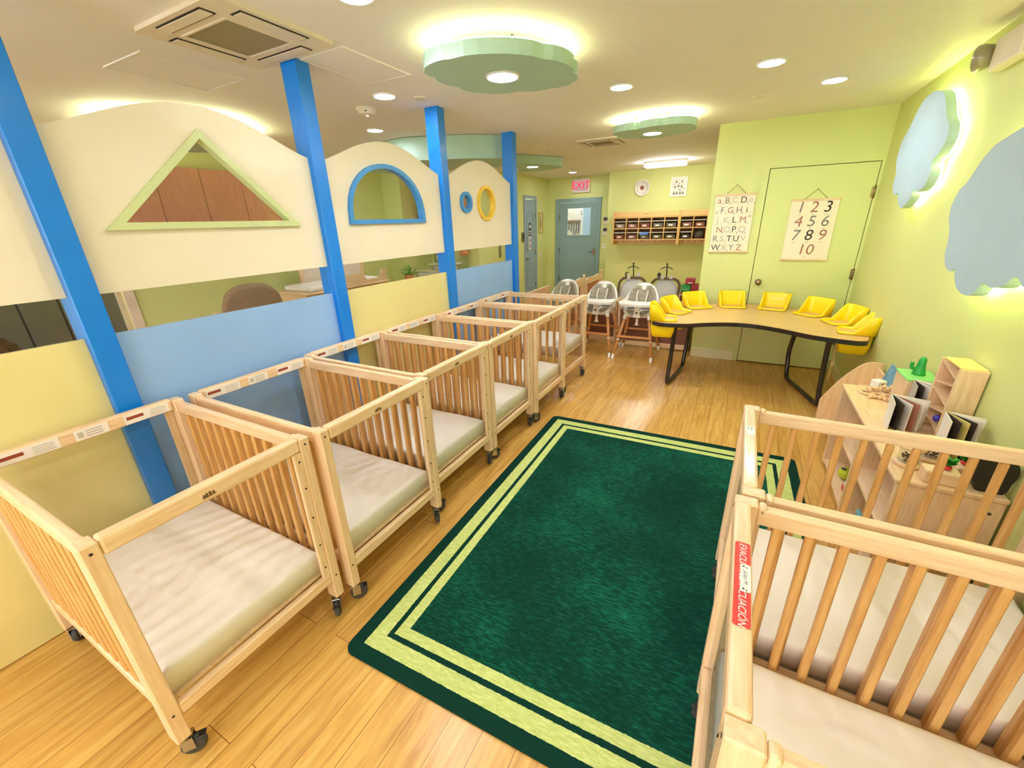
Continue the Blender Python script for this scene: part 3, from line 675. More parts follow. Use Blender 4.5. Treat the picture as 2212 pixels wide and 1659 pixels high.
# wall clouds
CA = [(4.28, 2.38), (4.16, 2.37), (4.05, 2.34), (3.97, 2.3), (3.88, 2.22), (3.83, 2.17), (3.75, 2.12), (3.71, 2.06), (3.72, 2.01), (3.78, 1.96), (3.85, 1.93), (3.82, 1.88), (3.83, 1.82), (3.88, 1.78), (3.97, 1.76), (4.06, 1.78), (4.06, 1.74), (4.11, 1.7), (4.21, 1.66), (4.29, 1.68), (4.36, 1.72), (4.41, 1.77), (4.48, 1.76), (4.56, 1.78), (4.61, 1.85), (4.61, 1.92), (4.68, 1.98), (4.71, 2.06), (4.70, 2.14), (4.62, 2.2), (4.56, 2.25), (4.49, 2.32), (4.39, 2.37)]
CB = [(2.82, 1.96), (2.9, 1.945), (2.98, 1.93), (3.04, 1.91), (3.12, 1.855), (3.2, 1.77), (3.26, 1.74), (3.3, 1.67), (3.28, 1.6), (3.22, 1.54), (3.19, 1.48), (3.17, 1.41), (3.1, 1.355), (3.03, 1.345), (2.99, 1.365), (2.96, 1.32), (2.9, 1.28), (2.81, 1.26), (2.72, 1.275), (2.66, 1.335), (2.59, 1.325), (2.5, 1.34), (2.42, 1.39), (2.34, 1.36), (2.24, 1.39), (2.18, 1.47), (2.17, 1.55), (2.1, 1.6), (2.08, 1.7), (2.13, 1.79), (2.22, 1.83), (2.28, 1.9), (2.4, 1.96), (2.55, 1.985), (2.68, 1.98)]
def wall_cloud(P, label):
    t = thing('wall_cloud', label, 'wall lamp', group='blue cloud lamps on the right wall')
    Q = smooth_loop(P, 4)
    MB().prism(Q, FX(.972), .05).build('cloud_panel', M['cloud'], t)
    cy = sum(p[0] for p in P)/len(P); cz = sum(p[1] for p in P)/len(P)
    MB().tube([(1.034, cy+(y-cy)*.93, cz+(z-cz)*.93) for y, z in Q], .006, 6, closed=True).build('led_strip', M['led_y'], t)
    for dy, dz in ((-.15, .12), (.15, -.12), (.12, .15), (-.12, -.12)): MB().cyl((1.022, cy+dy, cz+dz), (WX, cy+dy, cz+dz), .01).build('standoff', M['chrome'], t)
wall_cloud(CA, 'pale blue cloud lamp on the right wall, nearer the green door'); wall_cloud(CB, 'big pale blue cloud lamp at the right edge, above the crib')
t = thing('emergency_light', 'white emergency light with round lamp high on the right wall', 'emergency light', (WX+.002, 3.52, 2.37))
MB().box(-.06, 0, -.32, .0, -.06, .09, .01).build('housing', M['off'], t)
MB().lathe([(0, 0), (.045, 0), (.062, .05), (.062, .075), (.055, .08), (0, .07)], 20, M=Matrix.Translation((-.03, .05, .03)) @ Matrix.Rotation(-PI/2, 4, 'Y') @ Matrix.Rotation(-.5, 4, 'X')).build('lamp_head', plain('lamp_grey', (150, 142, 110), .3, coat=.3), t)
# cubby shelf unit
def cubby(x0, x1, n, label, hook):
    t = thing('wall_cubby', label, 'shelf', (0, 0, 0), group='wall cubby units'); y0, y1 = 9.0, 9.3
    for x in (x0, x1): MB().box(x-.011, x+.011, y0, y1, 1.15, 1.775, .003).build('side_panel', M['cub'], t)
    a, b = x0+.0115, x1-.0115
    MB().box(a, b, y0+.02, y0+.034, 1.672, 1.77, .003).build('top_rail', M['cub'], t)
    for z in (1.66, 1.455, 1.245): MB().box(a, b, y0, y1-.02, z-.008, z+.008, .002).build('shelf_board', M['cub'], t)
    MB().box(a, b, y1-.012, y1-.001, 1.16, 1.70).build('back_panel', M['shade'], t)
    MB().box(a, b, y0+.2, y0+.212, 1.16, 1.236).build('coat_rail', M['cub'], t)
    w = (b-a)/n
    for k in range(1, n):
        for z0, z1 in ((1.2535, 1.4465), (1.4635, 1.6515)): MB().box(a+w*k-.007, a+w*k+.007, y0, y1-.014, z0, z1, .002).build('divider', M['cub'], t)
    for k in range(n*2):
        MB().tube([(a+(b-a)*(k+.5)/(n*2), y0+.2, 1.21), (a+(b-a)*(k+.5)/(n*2), y0+.165, 1.19), (a+(b-a)*(k+.5)/(n*2), y0+.16, 1.21)], .004, 6).build('coat_hook', M['brass'], t)
    return [(a+w*(k+.5), z) for z in (1.4635, 1.2535) for k in range(n)], w
ca, wa = cubby(-2.42, -1.165, 5, 'five column wall cubby of light wood with clear bins', 1)
cb, wb = cubby(-1.14, -.66, 2, 'two column wall cubby of light wood at the right of the five column one', 1)
MB_ = MB(); MB_.text('cubbies', .03, face_M((-1.78, 9.0195, 1.725), (1, 0, 0), (0, 0, 1))); lg = MB_.build('stamped_logo', M['ink'], None); lg.parent = [o for o in bpy.data.objects if o.name == 'wall_cubby'][0]
def bin_(x, z, w, cont, label):
    t = thing('storage_bin', label, 'bin', (x, 9.04, z), group='clear storage bins in the cubbies')
    h = .118; a, b = w*.36, w*.43
    m = MB(); V = [(-a, .0, 0), (a, .0, 0), (a, .2, 0), (-a, .2, 0), (-b, -.02, h), (b, -.02, h), (b, .22, h), (-b, .22, h)]
    m.add(V, [(0, 1, 2, 3), (0, 4, 5, 1), (1, 5, 6, 2), (2, 6, 7, 3), (3, 7, 4, 0)]); m.build('tub', M['binclear'], t)
    m = MB(); m.box(-b-.006, b+.006, -.028, .226, h+.0005, h+.012, .003); m.build('lid', M['white'], t)
    m = MB(); q = a*.92; m.add([(-q, .012, .003), (q, .012, .003), (q, .19, .003), (-q, .19, .003), (-q*1.1, .004, h*.75), (q*1.1, .004, h*.72), (q*1.1, .2, h*.78), (-q*1.1, .2, h*.7)], [(0, 3, 2, 1), (0, 1, 5, 4), (1, 2, 6, 5), (2, 3, 7, 6), (3, 0, 4, 7), (4, 5, 6, 7)]); m.build('contents', cont, t)
    m = MB(); m.box(-.045, .03, -.016, -.0145, .03, .06, 0, Matrix.Rotation(.0, 4, 'X')); m.build('name_label', M['label'], t)
cm = {k: plain('bin_contents_'+k, c, .8, var=.25, vs=20) for k, c in dict(pink=(168, 120, 112), rust=(160, 96, 76), grey=(128, 124, 112), dark=(66, 66, 56), olive=(120, 116, 84), pale=(176, 160, 150)).items()}
LB = ['leftmost bin of the top row', 'second bin of the top row', 'third bin of the top row', 'fourth bin of the top row', 'fifth bin of the top row', 'leftmost bin of the bottom row', 'second bin of the bottom row', 'bottom row bin with blue cloth', 'fourth bin of the bottom row', 'fifth bin of the bottom row']
for (x, z), l, c in zip(ca, LB, 'pale pink rust grey grey rust pink olive olive olive'.split()): bin_(x, z+.001, wa, cm[c], 'clear lidded '+l+' in the wall cubby')
for (x, z), l, c in zip(cb[:3], ('top left bin', 'top right bin with red contents', 'bottom left bin with dark contents'), ('pink', 'rust', 'dark')): bin_(x, z+.001, wb, cm[c], 'clear lidded '+l+' of the two column cubby')
m = MB(); t_ = bmesh.new(); bmesh.ops.create_icosphere(t_, subdivisions=3, radius=.085); 
for v in t_.verts: v.co.z = max(-.07, v.co.z*1.0)+.006*math.sin(40*v.co.x)
for f in t_.faces: f.smooth = True
m.merge(t_, Matrix.Translation((cb[3][0], 9.12, cb[3][1]+.0715)) @ Matrix.Diagonal((1.1, 1, 1, 1))); tag(m.build('cloth_bag', plain('charcoal_cloth', (78, 72, 62), .9, var=.2, vs=30)), 'dark cloth bag stuffed in the bottom right cubby', 'bag')
m = MB(); m.add([(-.09, -.032, .122), (.09, -.032, .135), (.11, .1, .136), (-.1, .1, .136), (-.08, -.04, .075), (.07, -.04, .09)], [(0, 1, 2, 3), (0, 4, 5, 1)]); o = m.build('blue_cloth', plain('blue_cloth', (90, 130, 200), .8)); o.location = (ca[7][0], 9.035, ca[7][1]); tag(o, 'blue cloth draped over the third bin of the bottom cubby row', 'cloth')
tag(MB().box(-1.125, -1.03, 9.05, 9.055, 1.669, 1.775).build('paper_card', plain('pale_card', (206, 218, 216), .7)), 'pale card standing on top of the two column cubby', 'card')
tag(MB().box(-.99, -.70, 9.05, 9.15, 1.6685, 1.76, .004).build('cardboard_box', plain('kraft_box', (206, 160, 100), .7)), 'low brown cardboard box on top of the two column cubby', 'box')
# clock, picture, thermostats, reader, frame
t = thing('wall_clock', 'round white wall clock above the cubby shelves', 'clock', (-1.955, 9.3, 2.21))
Q = Matrix.Rotation(PI/2, 4, 'X')
MB().lathe([(0, 0), (.145, 0), (.15, .01), (.15, .03), (.142, .036), (.132, .03), (.132, .02), (0, .02)], 36, M=Q).build('case', M['white'], t)
m = MB()
for k in range(12):
    a = PI/2-2*PI*(k+1)/12; m.text(str(k+1), .04, face_M((.1*math.cos(a), -.0205, .1*math.sin(a)), (1, 0, 0), (0, 0, 1)))
m.build('numerals', M['inkg'], t)
MB().lathe([(0, .0202), (.04, .0202), (.04, .021), (0, .021)], 24, M=Q).build('dial_centre', M['inkr'], t)
m = MB()
for a, l, w in ((2.3, .085, .004), (1.2, .055, .005)):
    m.prism([(-w*math.sin(a), w*math.cos(a)), (w*math.sin(a), -w*math.cos(a)), (l*math.cos(a), l*math.sin(a))], lambda x, z, h: (x, -.023-h, z), .002)
m.build('clock_hands', M['ink'], t)
t = thing('framed_print', 'white framed print with little dark figures beside the clock', 'picture', (-1.265, 9.3, 2.19))
MB().prism(R(-.15, .15, -.17, .17), lambda a, b, h: (a, -.018+h, b), .018, [R(-.13, .13, -.15, .15)]).build('frame', M['white'], t)
MB().box(-.13, .13, -.010, -.004, -.15, .15).build('print_sheet', M['label'], t)
m = MB()
for i, (x, z, w, h) in enumerate(((-.05, .09, .02, .03), (.05, .09, .018, .026), (-.07, .0, .02, .03), (-.01, .01, .028, .024), (.05, .0, .024, .028), (-.08, -.11, .02, .04), (-.03, -.11, .024, .036), (.03, -.11, .02, .04), (.08, -.11, .022, .036), (0, .05, .014, .014), (.02, -.05, .03, .012), (-.09, .05, .012, .012), (.1, -.04, .012, .014))):
    m.prism([(x-w, z-h*.6), (x+w, z-h*.6), (x+w*.5, z+h*.4), (x, z+h), (x-w*.6, z+h*.3)], lambda a, b, hh: (a, -.0112+hh, b), .001)
m.build('printed_figures', M['inkg'], t)
for z, l in ((1.62, 'upper of two wall thermostats right of the teal door'), (1.40, 'lower of two wall thermostats right of the teal door')):
    t = thing('thermostat', l, 'thermostat', (-2.74, 9.601, z)); MB().box(-.07, .07, -.022, 0, -.085, .085, .006).build('housing', M['off'], t); MB().box(-.055, .055, -.0245, -.0225, .0, .07, .001).build('display', M['darkg'], t)
t = thing('light_switch', 'double light switch plate below the wall thermostats', 'switch', (-2.74, 9.6, 1.09)); MB().box(-.075, .075, -.006, 0, -.06, .06, .002).build('plate', M['trimw'], t)
for x in (-.03, .03): MB().box(x-.012, x+.012, -.011, -.0062, -.028, .028, .002).build('rocker', M['trimw'], t)
t = thing('card_reader', 'small grey card reader on the wall left of the pale blue door', 'card reader', (-4.152, 8.30, 1.35)); MB().box(0, .03, -.05, .05, -.09, .09, .006).build('housing', M['brass'], t); MB().box(.0305, .033, -.035, .035, -.05, .05, .001).build('keypad', M['darkg'], t)
t = thing('framed_picture', 'narrow gold framed picture between the pale blue and teal doors', 'picture', (-4.15, 9.22, 1.62))
MB().prism(R(-.12, .12, -.22, .22), FX(0), .02, [R(-.09, .09, -.19, .19)]).build('frame', plain('gold_frame', (196, 178, 96), .4), t); MB().box(.002, .008, -.09, .09, -.19, .19).build('picture_sheet', plain('cream_picture', (222, 214, 150), .7), t)
m = MB(); m.prism([(-.02, -.14), (.02, -.14), (.035, -.02), (.015, .12), (-.02, .1), (-.035, -.03)], FX(.0082), .001); m.build('printed_figure', plain('olive_print', (150, 140, 70), .7), t)
tag(MB().lathe([(0, 0), (.03, 0), (.03, .012), (.018, .03), (0, .034)], 18, M=Matrix.Translation((-4.152, 9.14, .93)) @ Matrix.Rotation(PI/2, 4, 'Y')).build('door_stop', M['white']), 'round white door stop on the wall right of the pale blue door', 'door stop')
tag(MB().box(WX-.008, WX, 4.16, 4.24, .30, .42, .002).build('wall_outlet', M['trimw']), 'pale wall outlet low on the right wall behind the toddler table', 'outlet')
# things on the corridor wall
t = thing('coat_rack', 'coat rack with dark hanging straps in the corridor behind the door glass', 'coat rack', (-4.15, 11.1, 1.62)); MB().box(-.3, .3, -.03, 0, -.03, .03, .003).build('board', M['taupe'], t)
rr = random.Random(4)
for k in range(9):
    x = -.27+.066*k; h = rr.uniform(.2, .36); m = MB(); m.tube([(x, -.04, -.02), (x+.015, -.05, -h*.5), (x-.01, -.05, -h), (x+.02, -.055, -h*.6), (x+.01, -.045, -.02)], .009, 6); m.build('hanging_strap', M['ink'], t)
downlight(-4.0, 10.4, 'added ceiling light brightening the corridor behind the teal door'); downlight(-2.8, 10.2, 'added ceiling light brightening the corridor behind the teal door')  # lamps added to brighten the corridor behind the door glass
# ------------------------------------------------------------------ toddler table
TZ = .70
TO = [(.99, 4.13), (1.03, 4.33), (1.035, 4.6), (.975, 4.86), (.84, 5.13), (.62, 5.33), (.34, 5.435), (.05, 5.44), (-.24, 5.37), (-.48, 5.2), (-.65, 4.96), (-.73, 4.7), (-.745, 4.45), (-.72, 4.29), (-.66, 4.2), (-.57, 4.165), (-.38, 4.2), (-.23, 4.3), (-.05, 4.385), (.11, 4.41), (.27, 4.37), (.445, 4.27), (.586, 4.16), (.70, 4.105), (.87, 4.06), (.95, 4.07)]
t = table = thing('toddler_table', 'crescent shaped toddler table with black edge, black legs and eight yellow seats', 'table', (.15, 4.75, 0))
L = [(x-.15, y-4.75) for x, y in smooth_loop(TO, 3)]
MB().prism(offs(L, .004), XY(TZ-.027), .027).build('tabletop', M['tbl'], t)
MB().prism(offs(L, -.003), XY(TZ-.040), .037, [offs(L, .0045)]).build('edge_band', M['blackm'], t)
def leg(P, nm='leg_frame'):
    return MB().tube(smooth_loop([Vector(p)-Vector((.15, 4.75, 0)) for p in P], 6, False), .022, 12).build(nm, M['blackm'], t)
leg([(-.485, 4.36, .665), (-.49, 4.36, .5), (-.50, 4.35, .2), (-.505, 4.345, .07), (-.50, 4.38, .02), (-.47, 4.6, .018), (-.44, 4.88, .018), (-.43, 4.96, .04), (-.425, 5.0, .12), (-.415, 5.03, .3), (-.40, 4.98, .5), (-.40, 4.97, .665)])
leg([(.775, 4.34, .665), (.78, 4.34, .5), (.79, 4.325, .2), (.797, 4.305, .07), (.797, 4.345, .02), (.72, 4.62, .018), (.63, 4.93, .018), (.605, 5.0, .04), (.60, 5.05, .12), (.59, 5.08, .3), (.60, 5.03, .5), (.60, 5.02, .665)])
def make_seat():
    P = [(x, y) for i, (x, y) in enumerate(rrect(-.115, .115, .0, .235, .04, 5))]
    P = [q for a, b in zip(P, P[1:]+P[:1]) for q in ([a]+([(a[0]+(b[0]-a[0])*k/8, a[1]+(b[1]-a[1])*k/8) for k in range(1, 8)] if math.dist(a, b) > .08 else []))]; V = []; F = []; n = len(P)
    def hgt(y): return .012+.135*max(0, min(1, (y-.10)/.095))**.9
    rows = []
    for kind in ('lip', 'rim', 'top', 'in0', 'in1', 'in2', 'in3'):
        row = []
        for x, y in P:
            h = hgt(y); cx, cy = 0, .117; lean = .13*max(0, h-.012)
            ox, oy = x-cx, y-cy; L_ = math.hypot(ox, oy); ux, uy = ox/L_, oy/L_
            side = 1 if y > .19 else .3
            if kind == 'lip': q = (x+ux*.016, y+uy*.012, .002)
            elif kind == 'rim': q = (x+ux*(.012+lean*side), y+uy*(.009+lean*side), h)
            elif kind == 'top': q = (x+ux*(.004+lean*side), y+uy*(.003+lean*side), h+.006)
            elif kind == 'in0': q = (x-ux*.004+ux*lean*side, y-uy*.004+uy*lean*side, h-.002)
            elif kind == 'in1': q = (x-ux*.006, y-uy*.006, 0)
            elif kind == 'in2': q = (x*.93, cy+oy*.93, -.10)
            else: q = (x*.80, cy+oy*.80, -.165)
            row.append(len(V)); V.append(q)
        rows.append(row)
    for A_, B_ in zip(rows, rows[1:]):
        for k in range(n): F.append((A_[k], A_[(k+1) % n], B_[(k+1) % n], B_[k]))
    c = len(V); V.append((0, .117, -.175))
    for k in range(n): F.append((rows[-1][k], rows[-1][(k+1) % n], c))
    m = MB(); m.add(V, F, True); o = m.build('toddler_seat', M['yellow'], table)
    md = o.modifiers.new('th', 'SOLIDIFY'); md.thickness = .004; md.offset = 0
    m = MB(); m.box(-.018, .018, .09, .14, -.168, -.160, .002).box(-.012, .012, .012, .10, -.150, -.146); m.build('safety_strap', M['darkg'], o)
    return o
sp = make_seat(); c0 = Vector((.15, 4.45)); seats = [sp]+[copy_tree(sp, table) for _ in range(7)]
for t_, a, r in zip(seats, (188, 158, 129, 102, 74, 47, 20, -6), (.645, .625, .69, .685, .695, .69, .675, .68)):
    a = math.radians(a); p = c0+Vector((math.cos(a), math.sin(a)))*r
    t_.location = (p.x-.15, p.y-4.75, TZ+.0012); t_.rotation_euler = (0, 0, a-PI/2)
m = MB(); m.tube(smooth_loop([(0, 0, -.08), (.004, -.02, -.2), (.0, -.01, -.28), (-.006, -.015, -.36), (-.01, -.01, -.47)], 5, False), .011, 6); m.box(-.02, .02, -.03, .005, -.31, -.27, .004)
o = m.build('hanging_strap', plain('webbing_tan', (206, 184, 118), .8), seats[7]); o.location = (.0, .03, 0)

# ------------------------------------------------------------------ high chairs
def make_highchair():
    t = thing('high_chair', '', 'high chair')
    # seat shell: front at -y
    prof = [(-.15, -.17, .50), (-.17, -.17, .56), (-.19, -.17, .64)]
    n = 28; rows = []; V = []; F = []
    def ring_(rx, ryf, ryb, cy, z, backlift=0, p=2.6):
        r = []
        for k in range(n):
            a = 2*PI*k/n; c, s = math.cos(a), math.sin(a)
            x = rx*math.copysign(abs(c)**(2/p), c); y = cy+(ryb if s > 0 else ryf)*math.copysign(abs(s)**(2/p), s)
            r.append(len(V)); V.append((x, y, z+backlift*max(0, s)**1.5))
        return r
    for a in ((.10, .10, .10, 0, .500), (.165, .155, .16, .0, .512), (.19, .175, .185, .005, .56), (.20, .185, .20, .01, .64, .02), (.205, .185, .22, .02, .66, .17), (.212, .19, .235, .02, .668, .215), (.200, .178, .222, .02, .672, .215), (.19, .17, .2, .02, .655, .18), (.178, .16, .18, .01, .57), (.15, .13, .15, .0, .535)):
        rows.append(ring_(*a))
    for A_, B_ in zip(rows, rows[1:]):
        for k in range(n): F.append((A_[k], A_[(k+1) % n], B_[(k+1) % n], B_[k]))
    F.append(tuple(rows[0][::-1])); F.append(tuple(rows[-1]))
    # open front: lower the front wall
    V = [(x, y, z-max(0, z-(.545+.09*max(0, abs(x)-.1)/.1))*max(0, min(1, (-.05-y)/.08))) for x, y, z in V]
    m = MB(); m.add(V, F, True); m.build('seat_shell', M['white'], t)
    # padded liner
    m = MB(); V = []; F = []; nu, nv = 12, 9
    for j in range(nv):
        for i in range(nu+1):
            u = -1+2*i/nu; w = j/(nv-1); hw = .155*math.sqrt(max(.05, 1-max(0, w-.45)**2*2.4))
            V.append((u*hw, .155+.075*w-.10*u*u*(1-.35*w)-.0, .575+.275*w))
    for j in range(nv-1):
        for i in range(nu): F.append((j*(nu+1)+i, j*(nu+1)+i+1, (j+1)*(nu+1)+i+1, (j+1)*(nu+1)+i))
    m.add(V, F, True); o = m.build('back_pad', M['fab'], t); md = o.modifiers.new('th', 'SOLIDIFY'); md.thickness = .022
    m = MB()
    for sx in (-1, 1): m.ball((sx*.085, -.03, .555), .075, 16, (.95, 1.5, .38))
    m.build('seat_pad', M['fab'], t)
    m = MB()
    for sx in (-1, 1): m.tube([(sx*.06, .150, .80), (sx*.062, .10, .74), (sx*.05, .04, .65), (sx*.02, -.03, .60)], .008, 6)
    m.box(-.02, .02, -.05, -.02, .58, .62, .005); m.build('harness', M['label'], t)
    # tray, crotch post
    m = MB(); m.prism(smooth_loop([(-.225, -.12), (-.20, -.24), (-.1, -.275), (0, -.28), (.1, -.275), (.20, -.24), (.225, -.12), (.19, -.03), (.13, -.07), (0, -.09), (-.13, -.07), (-.19, -.03)], 4), XY(.668), .022)
    m.tube([(x, y, .693) for x, y in smooth_loop([(-.222, -.12), (-.198, -.238), (-.1, -.272), (0, -.277), (.1, -.272), (.198, -.238), (.222, -.12), (.188, -.033), (.13, -.073), (0, -.093), (-.13, -.073), (-.188, -.033)], 4)], .008, 8, closed=True)
    m.build('tray', M['white'], t)
    m = MB(); m.prism([(-.045, .52), (.045, .52), (.03, .60), (.028, .667), (-.028, .667), (-.03, .60)], lambda a, b, h: (a, -.178+h-.06*(b-.52), b), .018); cp = m.build('crotch_post', M['white'], t)
    MB().prism(rrect(-.018, .018, .565, .59, .006), lambda a, b, h: (a, -.1825+h-.06*(b-.52), b), .002).build('badge', M['brass'], cp)
    for sx in (-1, 1): MB().box(*sorted((sx*.185, sx*.212)), -.12, .0, .60, .70, .01).build('tray_arm', M['white'], t)
    m = MB(); m.box(-.015, .015, -.12, -.10, .42, .50, .003).lathe([(0, 0), (.03, 0), (.022, .012), (0, .014)], 14, (0, -.11, .412)); m.build('strap_end', M['off'], t)
    for sx in (-1, 1):
        for sy in (-1, 1):
            a = Vector((sx*.145, sy*.13, .515)); b = Vector((sx*.232, sy*.285, .05)); k = MB().tube([a, a.lerp(b, .5), b], [.019, .018, .014], 12).build('leg', M['hcwood'], t)
            MB().tube([a.lerp(b, .97), b.lerp(a, -.055)+Vector((0, 0, -.02)), Vector((b.x+sx*.008, b.y+sy*.01, .0))], [.0165, .019, .018], 12).build('foot_cap', M['white'], k)
            MB().tube([a.lerp(b, -.06), a.lerp(b, .06)], .024, 12).build('socket', M['white'], k)
            q = a.lerp(b, .58); MB().tube([q, a.lerp(b, .61)], .0205, 12).build('collar', M['off'], k)
    for sy in (-1, 1):
        z = a.lerp(b, .5).z; MB().box(-.212, .212, sy*.2085-.012-(.02 if sy < 0 else -.02), sy*.2085+.012-(.02 if sy < 0 else -.02), z-.012, z+.014, .003).build('footrest' if sy < 0 else 'stretcher', M['hcwood'], t)
    return t
hc = make_highchair(); hcs = [hc, copy_tree(hc), copy_tree(hc)]
for o, (x, y, rz, l) in zip(hcs, ((-1.034, 5.30, .02, 'white high chair with wooden legs, standing next to the toddler table'), (-1.552, 5.315, .02, 'white high chair in the middle, right of the last crib'), (-2.10, 5.37, .0, 'white high chair mostly hidden behind the last crib'))):
    o.location = (x, y, 0); o.rotation_euler = (0, 0, rz); tag(o, l, 'high chair', 'white high chairs with wooden legs')

# low shelves turned with their backs to the room
def low_shelf(x0, x1, y0, y1, h, label):
    t = thing('low_shelf', label, 'shelf', ((x0+x1)/2, (y0+y1)/2, 0), .0, 'low shelves with brown backs'); w, dd = (x1-x0)/2, (y1-y0)/2
    for sx in (-1, 1): MB().box(*sorted((sx*w, sx*(w-.035))), -dd, dd, .012, h, .003).build('side_panel', M['maple_z'], t)
    MB().box(-w-.01, w+.01, -dd-.005, dd+.005, h+.0005, h+.022, .004).build('top_board', M['maple_x'], t)
    MB().box(-w+.036, w-.036, -dd+.004, -dd+.030, .02, .085, .003).build('plinth_rail', M['maple_x'], t)
    MB().box(-w+.036, w-.036, -dd+.004, -dd+.030, h-.06, h-.001, .003).build('upper_rail', M['maple_x'], t)
    MB().box(-w+.036, w-.036, -dd+.012, -dd+.020, .0855, h-.0605).build('back_board', M['brownboard'], t)
    MB().box(-w+.036, w-.036, -dd+.031, dd-.01, h*.45, h*.45+.018).build('shelf_board', M['maple_x'], t)
    for sx in (-1, 1):
        for sy in (-1, 1): MB().cyl((sx*(w-.02), sy*(dd-.03), 0), (sx*(w-.02), sy*(dd-.03), .012), .012).build('foot', M['white'], t)
low_shelf(-1.90, -1.42, 5.74, 6.02, .575, 'low wooden shelf seen from its brown back, behind the middle high chair')
low_shelf(-1.385, -.445, 5.64, 5.98, .575, 'long low wooden shelf with brown back, behind the toddler table end')
# infant bouncers on the floor behind the shelves
def make_bouncer():
    t = thing('infant_bouncer', '', 'bouncer')
    m = MB(); arc = [(-.20, .30, .03), (-.21, .05, .03), (-.2, -.2, .03), (-.14, -.28, .03), (.14, -.28, .03), (.2, -.2, .03), (.21, .05, .03), (.20, .30, .03)]; m.tube(smooth_loop(arc, 4, False), .014, 8); m.tube([(-.2, .3, .03), (.2, .3, .03)], .012, 8); m.build('base_frame', M['brownfab'], t)
    m = MB()
    for sx in (-1, 1): m.tube([(sx*.205, .02, .03), (sx*.2, .06, .28), (sx*.17, .1, .42)], .013, 8)
    m.build('upright', M['brownfab'], t)
    Q = Matrix.Translation((0, .14, .56)) @ Matrix.Rotation(math.radians(-24), 4, 'X')
    m = MB(); m.tube([Q @ Vector((x, 0, z)) for x, z in rrect(-.20, .20, -.26, .26, .11, 6)], .02, 10, closed=True); m.build('seat_frame', M['brownfab'], t)
    m = MB(); V = []; F = []
    for j in range(13):
        for i in range(11):
            u, v = -1+2*i/10, -1+2*j/12; k = 1-.28*max(0, abs(v)-.6)/.4*abs(u)
            V.append(Q @ Vector((u*.185*k, .035-.06*(1-u*u)*(1-v*v)-.012*math.sin(7*v)*(1-u*u), v*.245*(1-.2*max(0, abs(u)-.6)/.4))))
    for j in range(12):
        for i in range(10): F.append((j*11+i, j*11+i+1, (j+1)*11+i+1, (j+1)*11+i))
    m.add(V, F, True); o = m.build('seat_cover', M['fabw'], t); md = o.modifiers.new('th', 'SOLIDIFY'); md.thickness = .02
    top = Q @ Vector((0, .0, .27)); m = MB()
    m.tube(smooth_loop([top, top+Vector((0, -.02, .1)), top+Vector((0, -.05, .19)), top+Vector((0, -.075, .215))], 4, False), .008, 8); m.ball(top+Vector((0, -.05, .205)), .014, 10); m.build('toy_post', M['blackp'], t)
    m = MB(); c = top+Vector((0, -.05, .145)); m.tube(smooth_loop([c+Vector((-.085, 0, -.012)), c+Vector((-.04, 0, .012)), c+Vector((0, 0, .02)), c+Vector((.04, 0, .012)), c+Vector((.085, 0, -.012))], 4, False), .006, 8); m.build('toy_bar', M['blackp'], t)
    return t, top
def soft_toy(kind, parent, loc, mt):
    m = MB()
    if kind == 'star': m.prism([(loc.x+(.042 if q % 2 == 0 else .018)*math.cos(PI/2+q*PI/5), loc.z+(.042 if q % 2 == 0 else .018)*math.sin(PI/2+q*PI/5)) for q in range(10)], lambda a, b, h: (a, loc.y+h, b), .018)
    elif kind == 'moon': m.prism([(loc.x+.036*math.cos(a), loc.z+.036*math.sin(a)) for a in [PI*.35+PI*1.3*k/10 for k in range(11)]]+[(loc.x+.012+.024*math.cos(a), loc.z+.024*math.sin(a)) for a in [PI*1.6-PI*1.2*k/8 for k in range(9)]], lambda a, b, h: (a, loc.y+h, b), .016)
    else: m.ball(loc, .03, 12, (.9, .7, 1.2))
    m.tube([loc+Vector((0, .008, .03)), loc+Vector((0, .008, .075))], .0015, 5); return m.build('hanging_'+kind, mt, parent)
bo, top = make_bouncer()
soft_toy('moon', bo, top+Vector((-.085, -.055, .045)), M['darkg']); soft_toy('drop', bo, top+Vector((.085, -.05, .04)), M['fabw']); soft_toy('drop', bo, top+Vector((-.06, -.05, .0)), M['label'])
b2, _ = make_bouncer()
soft_toy('star', b2, top+Vector((-.05, -.06, .015)), M['fabw']); soft_toy('star', b2, top+Vector((.07, -.06, .02)), M['fabw']); soft_toy('drop', b2, top+Vector((-.1, -.05, .05)), M['darkg'])
bo.location = (-1.43, 6.40, -.07+.07); tag(bo, 'white infant bouncer with moon and drop toys, between two high chairs', 'bouncer', 'infant bouncers behind the low shelf')
b2.location = (-.945, 6.40, 0); tag(b2, 'white infant bouncer with star toys, behind the high chair beside the table', 'bouncer', 'infant bouncers behind the low shelf')
# corner bookcase with boxes
t = thing('corner_shelf', 'small wooden shelf in the corner under the red and green boxes', 'shelf', (-.565, 6.55, 0))
for sx in (-1, 1): MB().box(*sorted((sx*.15, sx*.135)), -.16, .16, 0, .62, .003).build('side_panel', M['maple_z'], t)
for z in (.03, .34, .602): MB().box(-.1345, .1345, -.16, .16, z, z+.018, .002).build('shelf_board', M['maple_x'], t)
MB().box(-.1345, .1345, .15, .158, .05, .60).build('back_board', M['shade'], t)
tag(MB().box(-.70, -.44, 6.42, 6.62, .6205, .66, .003).build('game_box', plain('maroon_box', (128, 36, 56), .5)), 'flat maroon box under the green box on the corner shelf', 'box')
g = tag(MB().box(-.70, -.575, 6.41, 6.60, .6605, .745, .003).build('game_box', M['greent']), 'green box in the stack on the corner shelf', 'box')
MB().text('blocks', .032, face_M((-.637, 6.4092, .69), (1, 0, 0), (0, 0, 1))).build('box_lettering', M['label'], g)
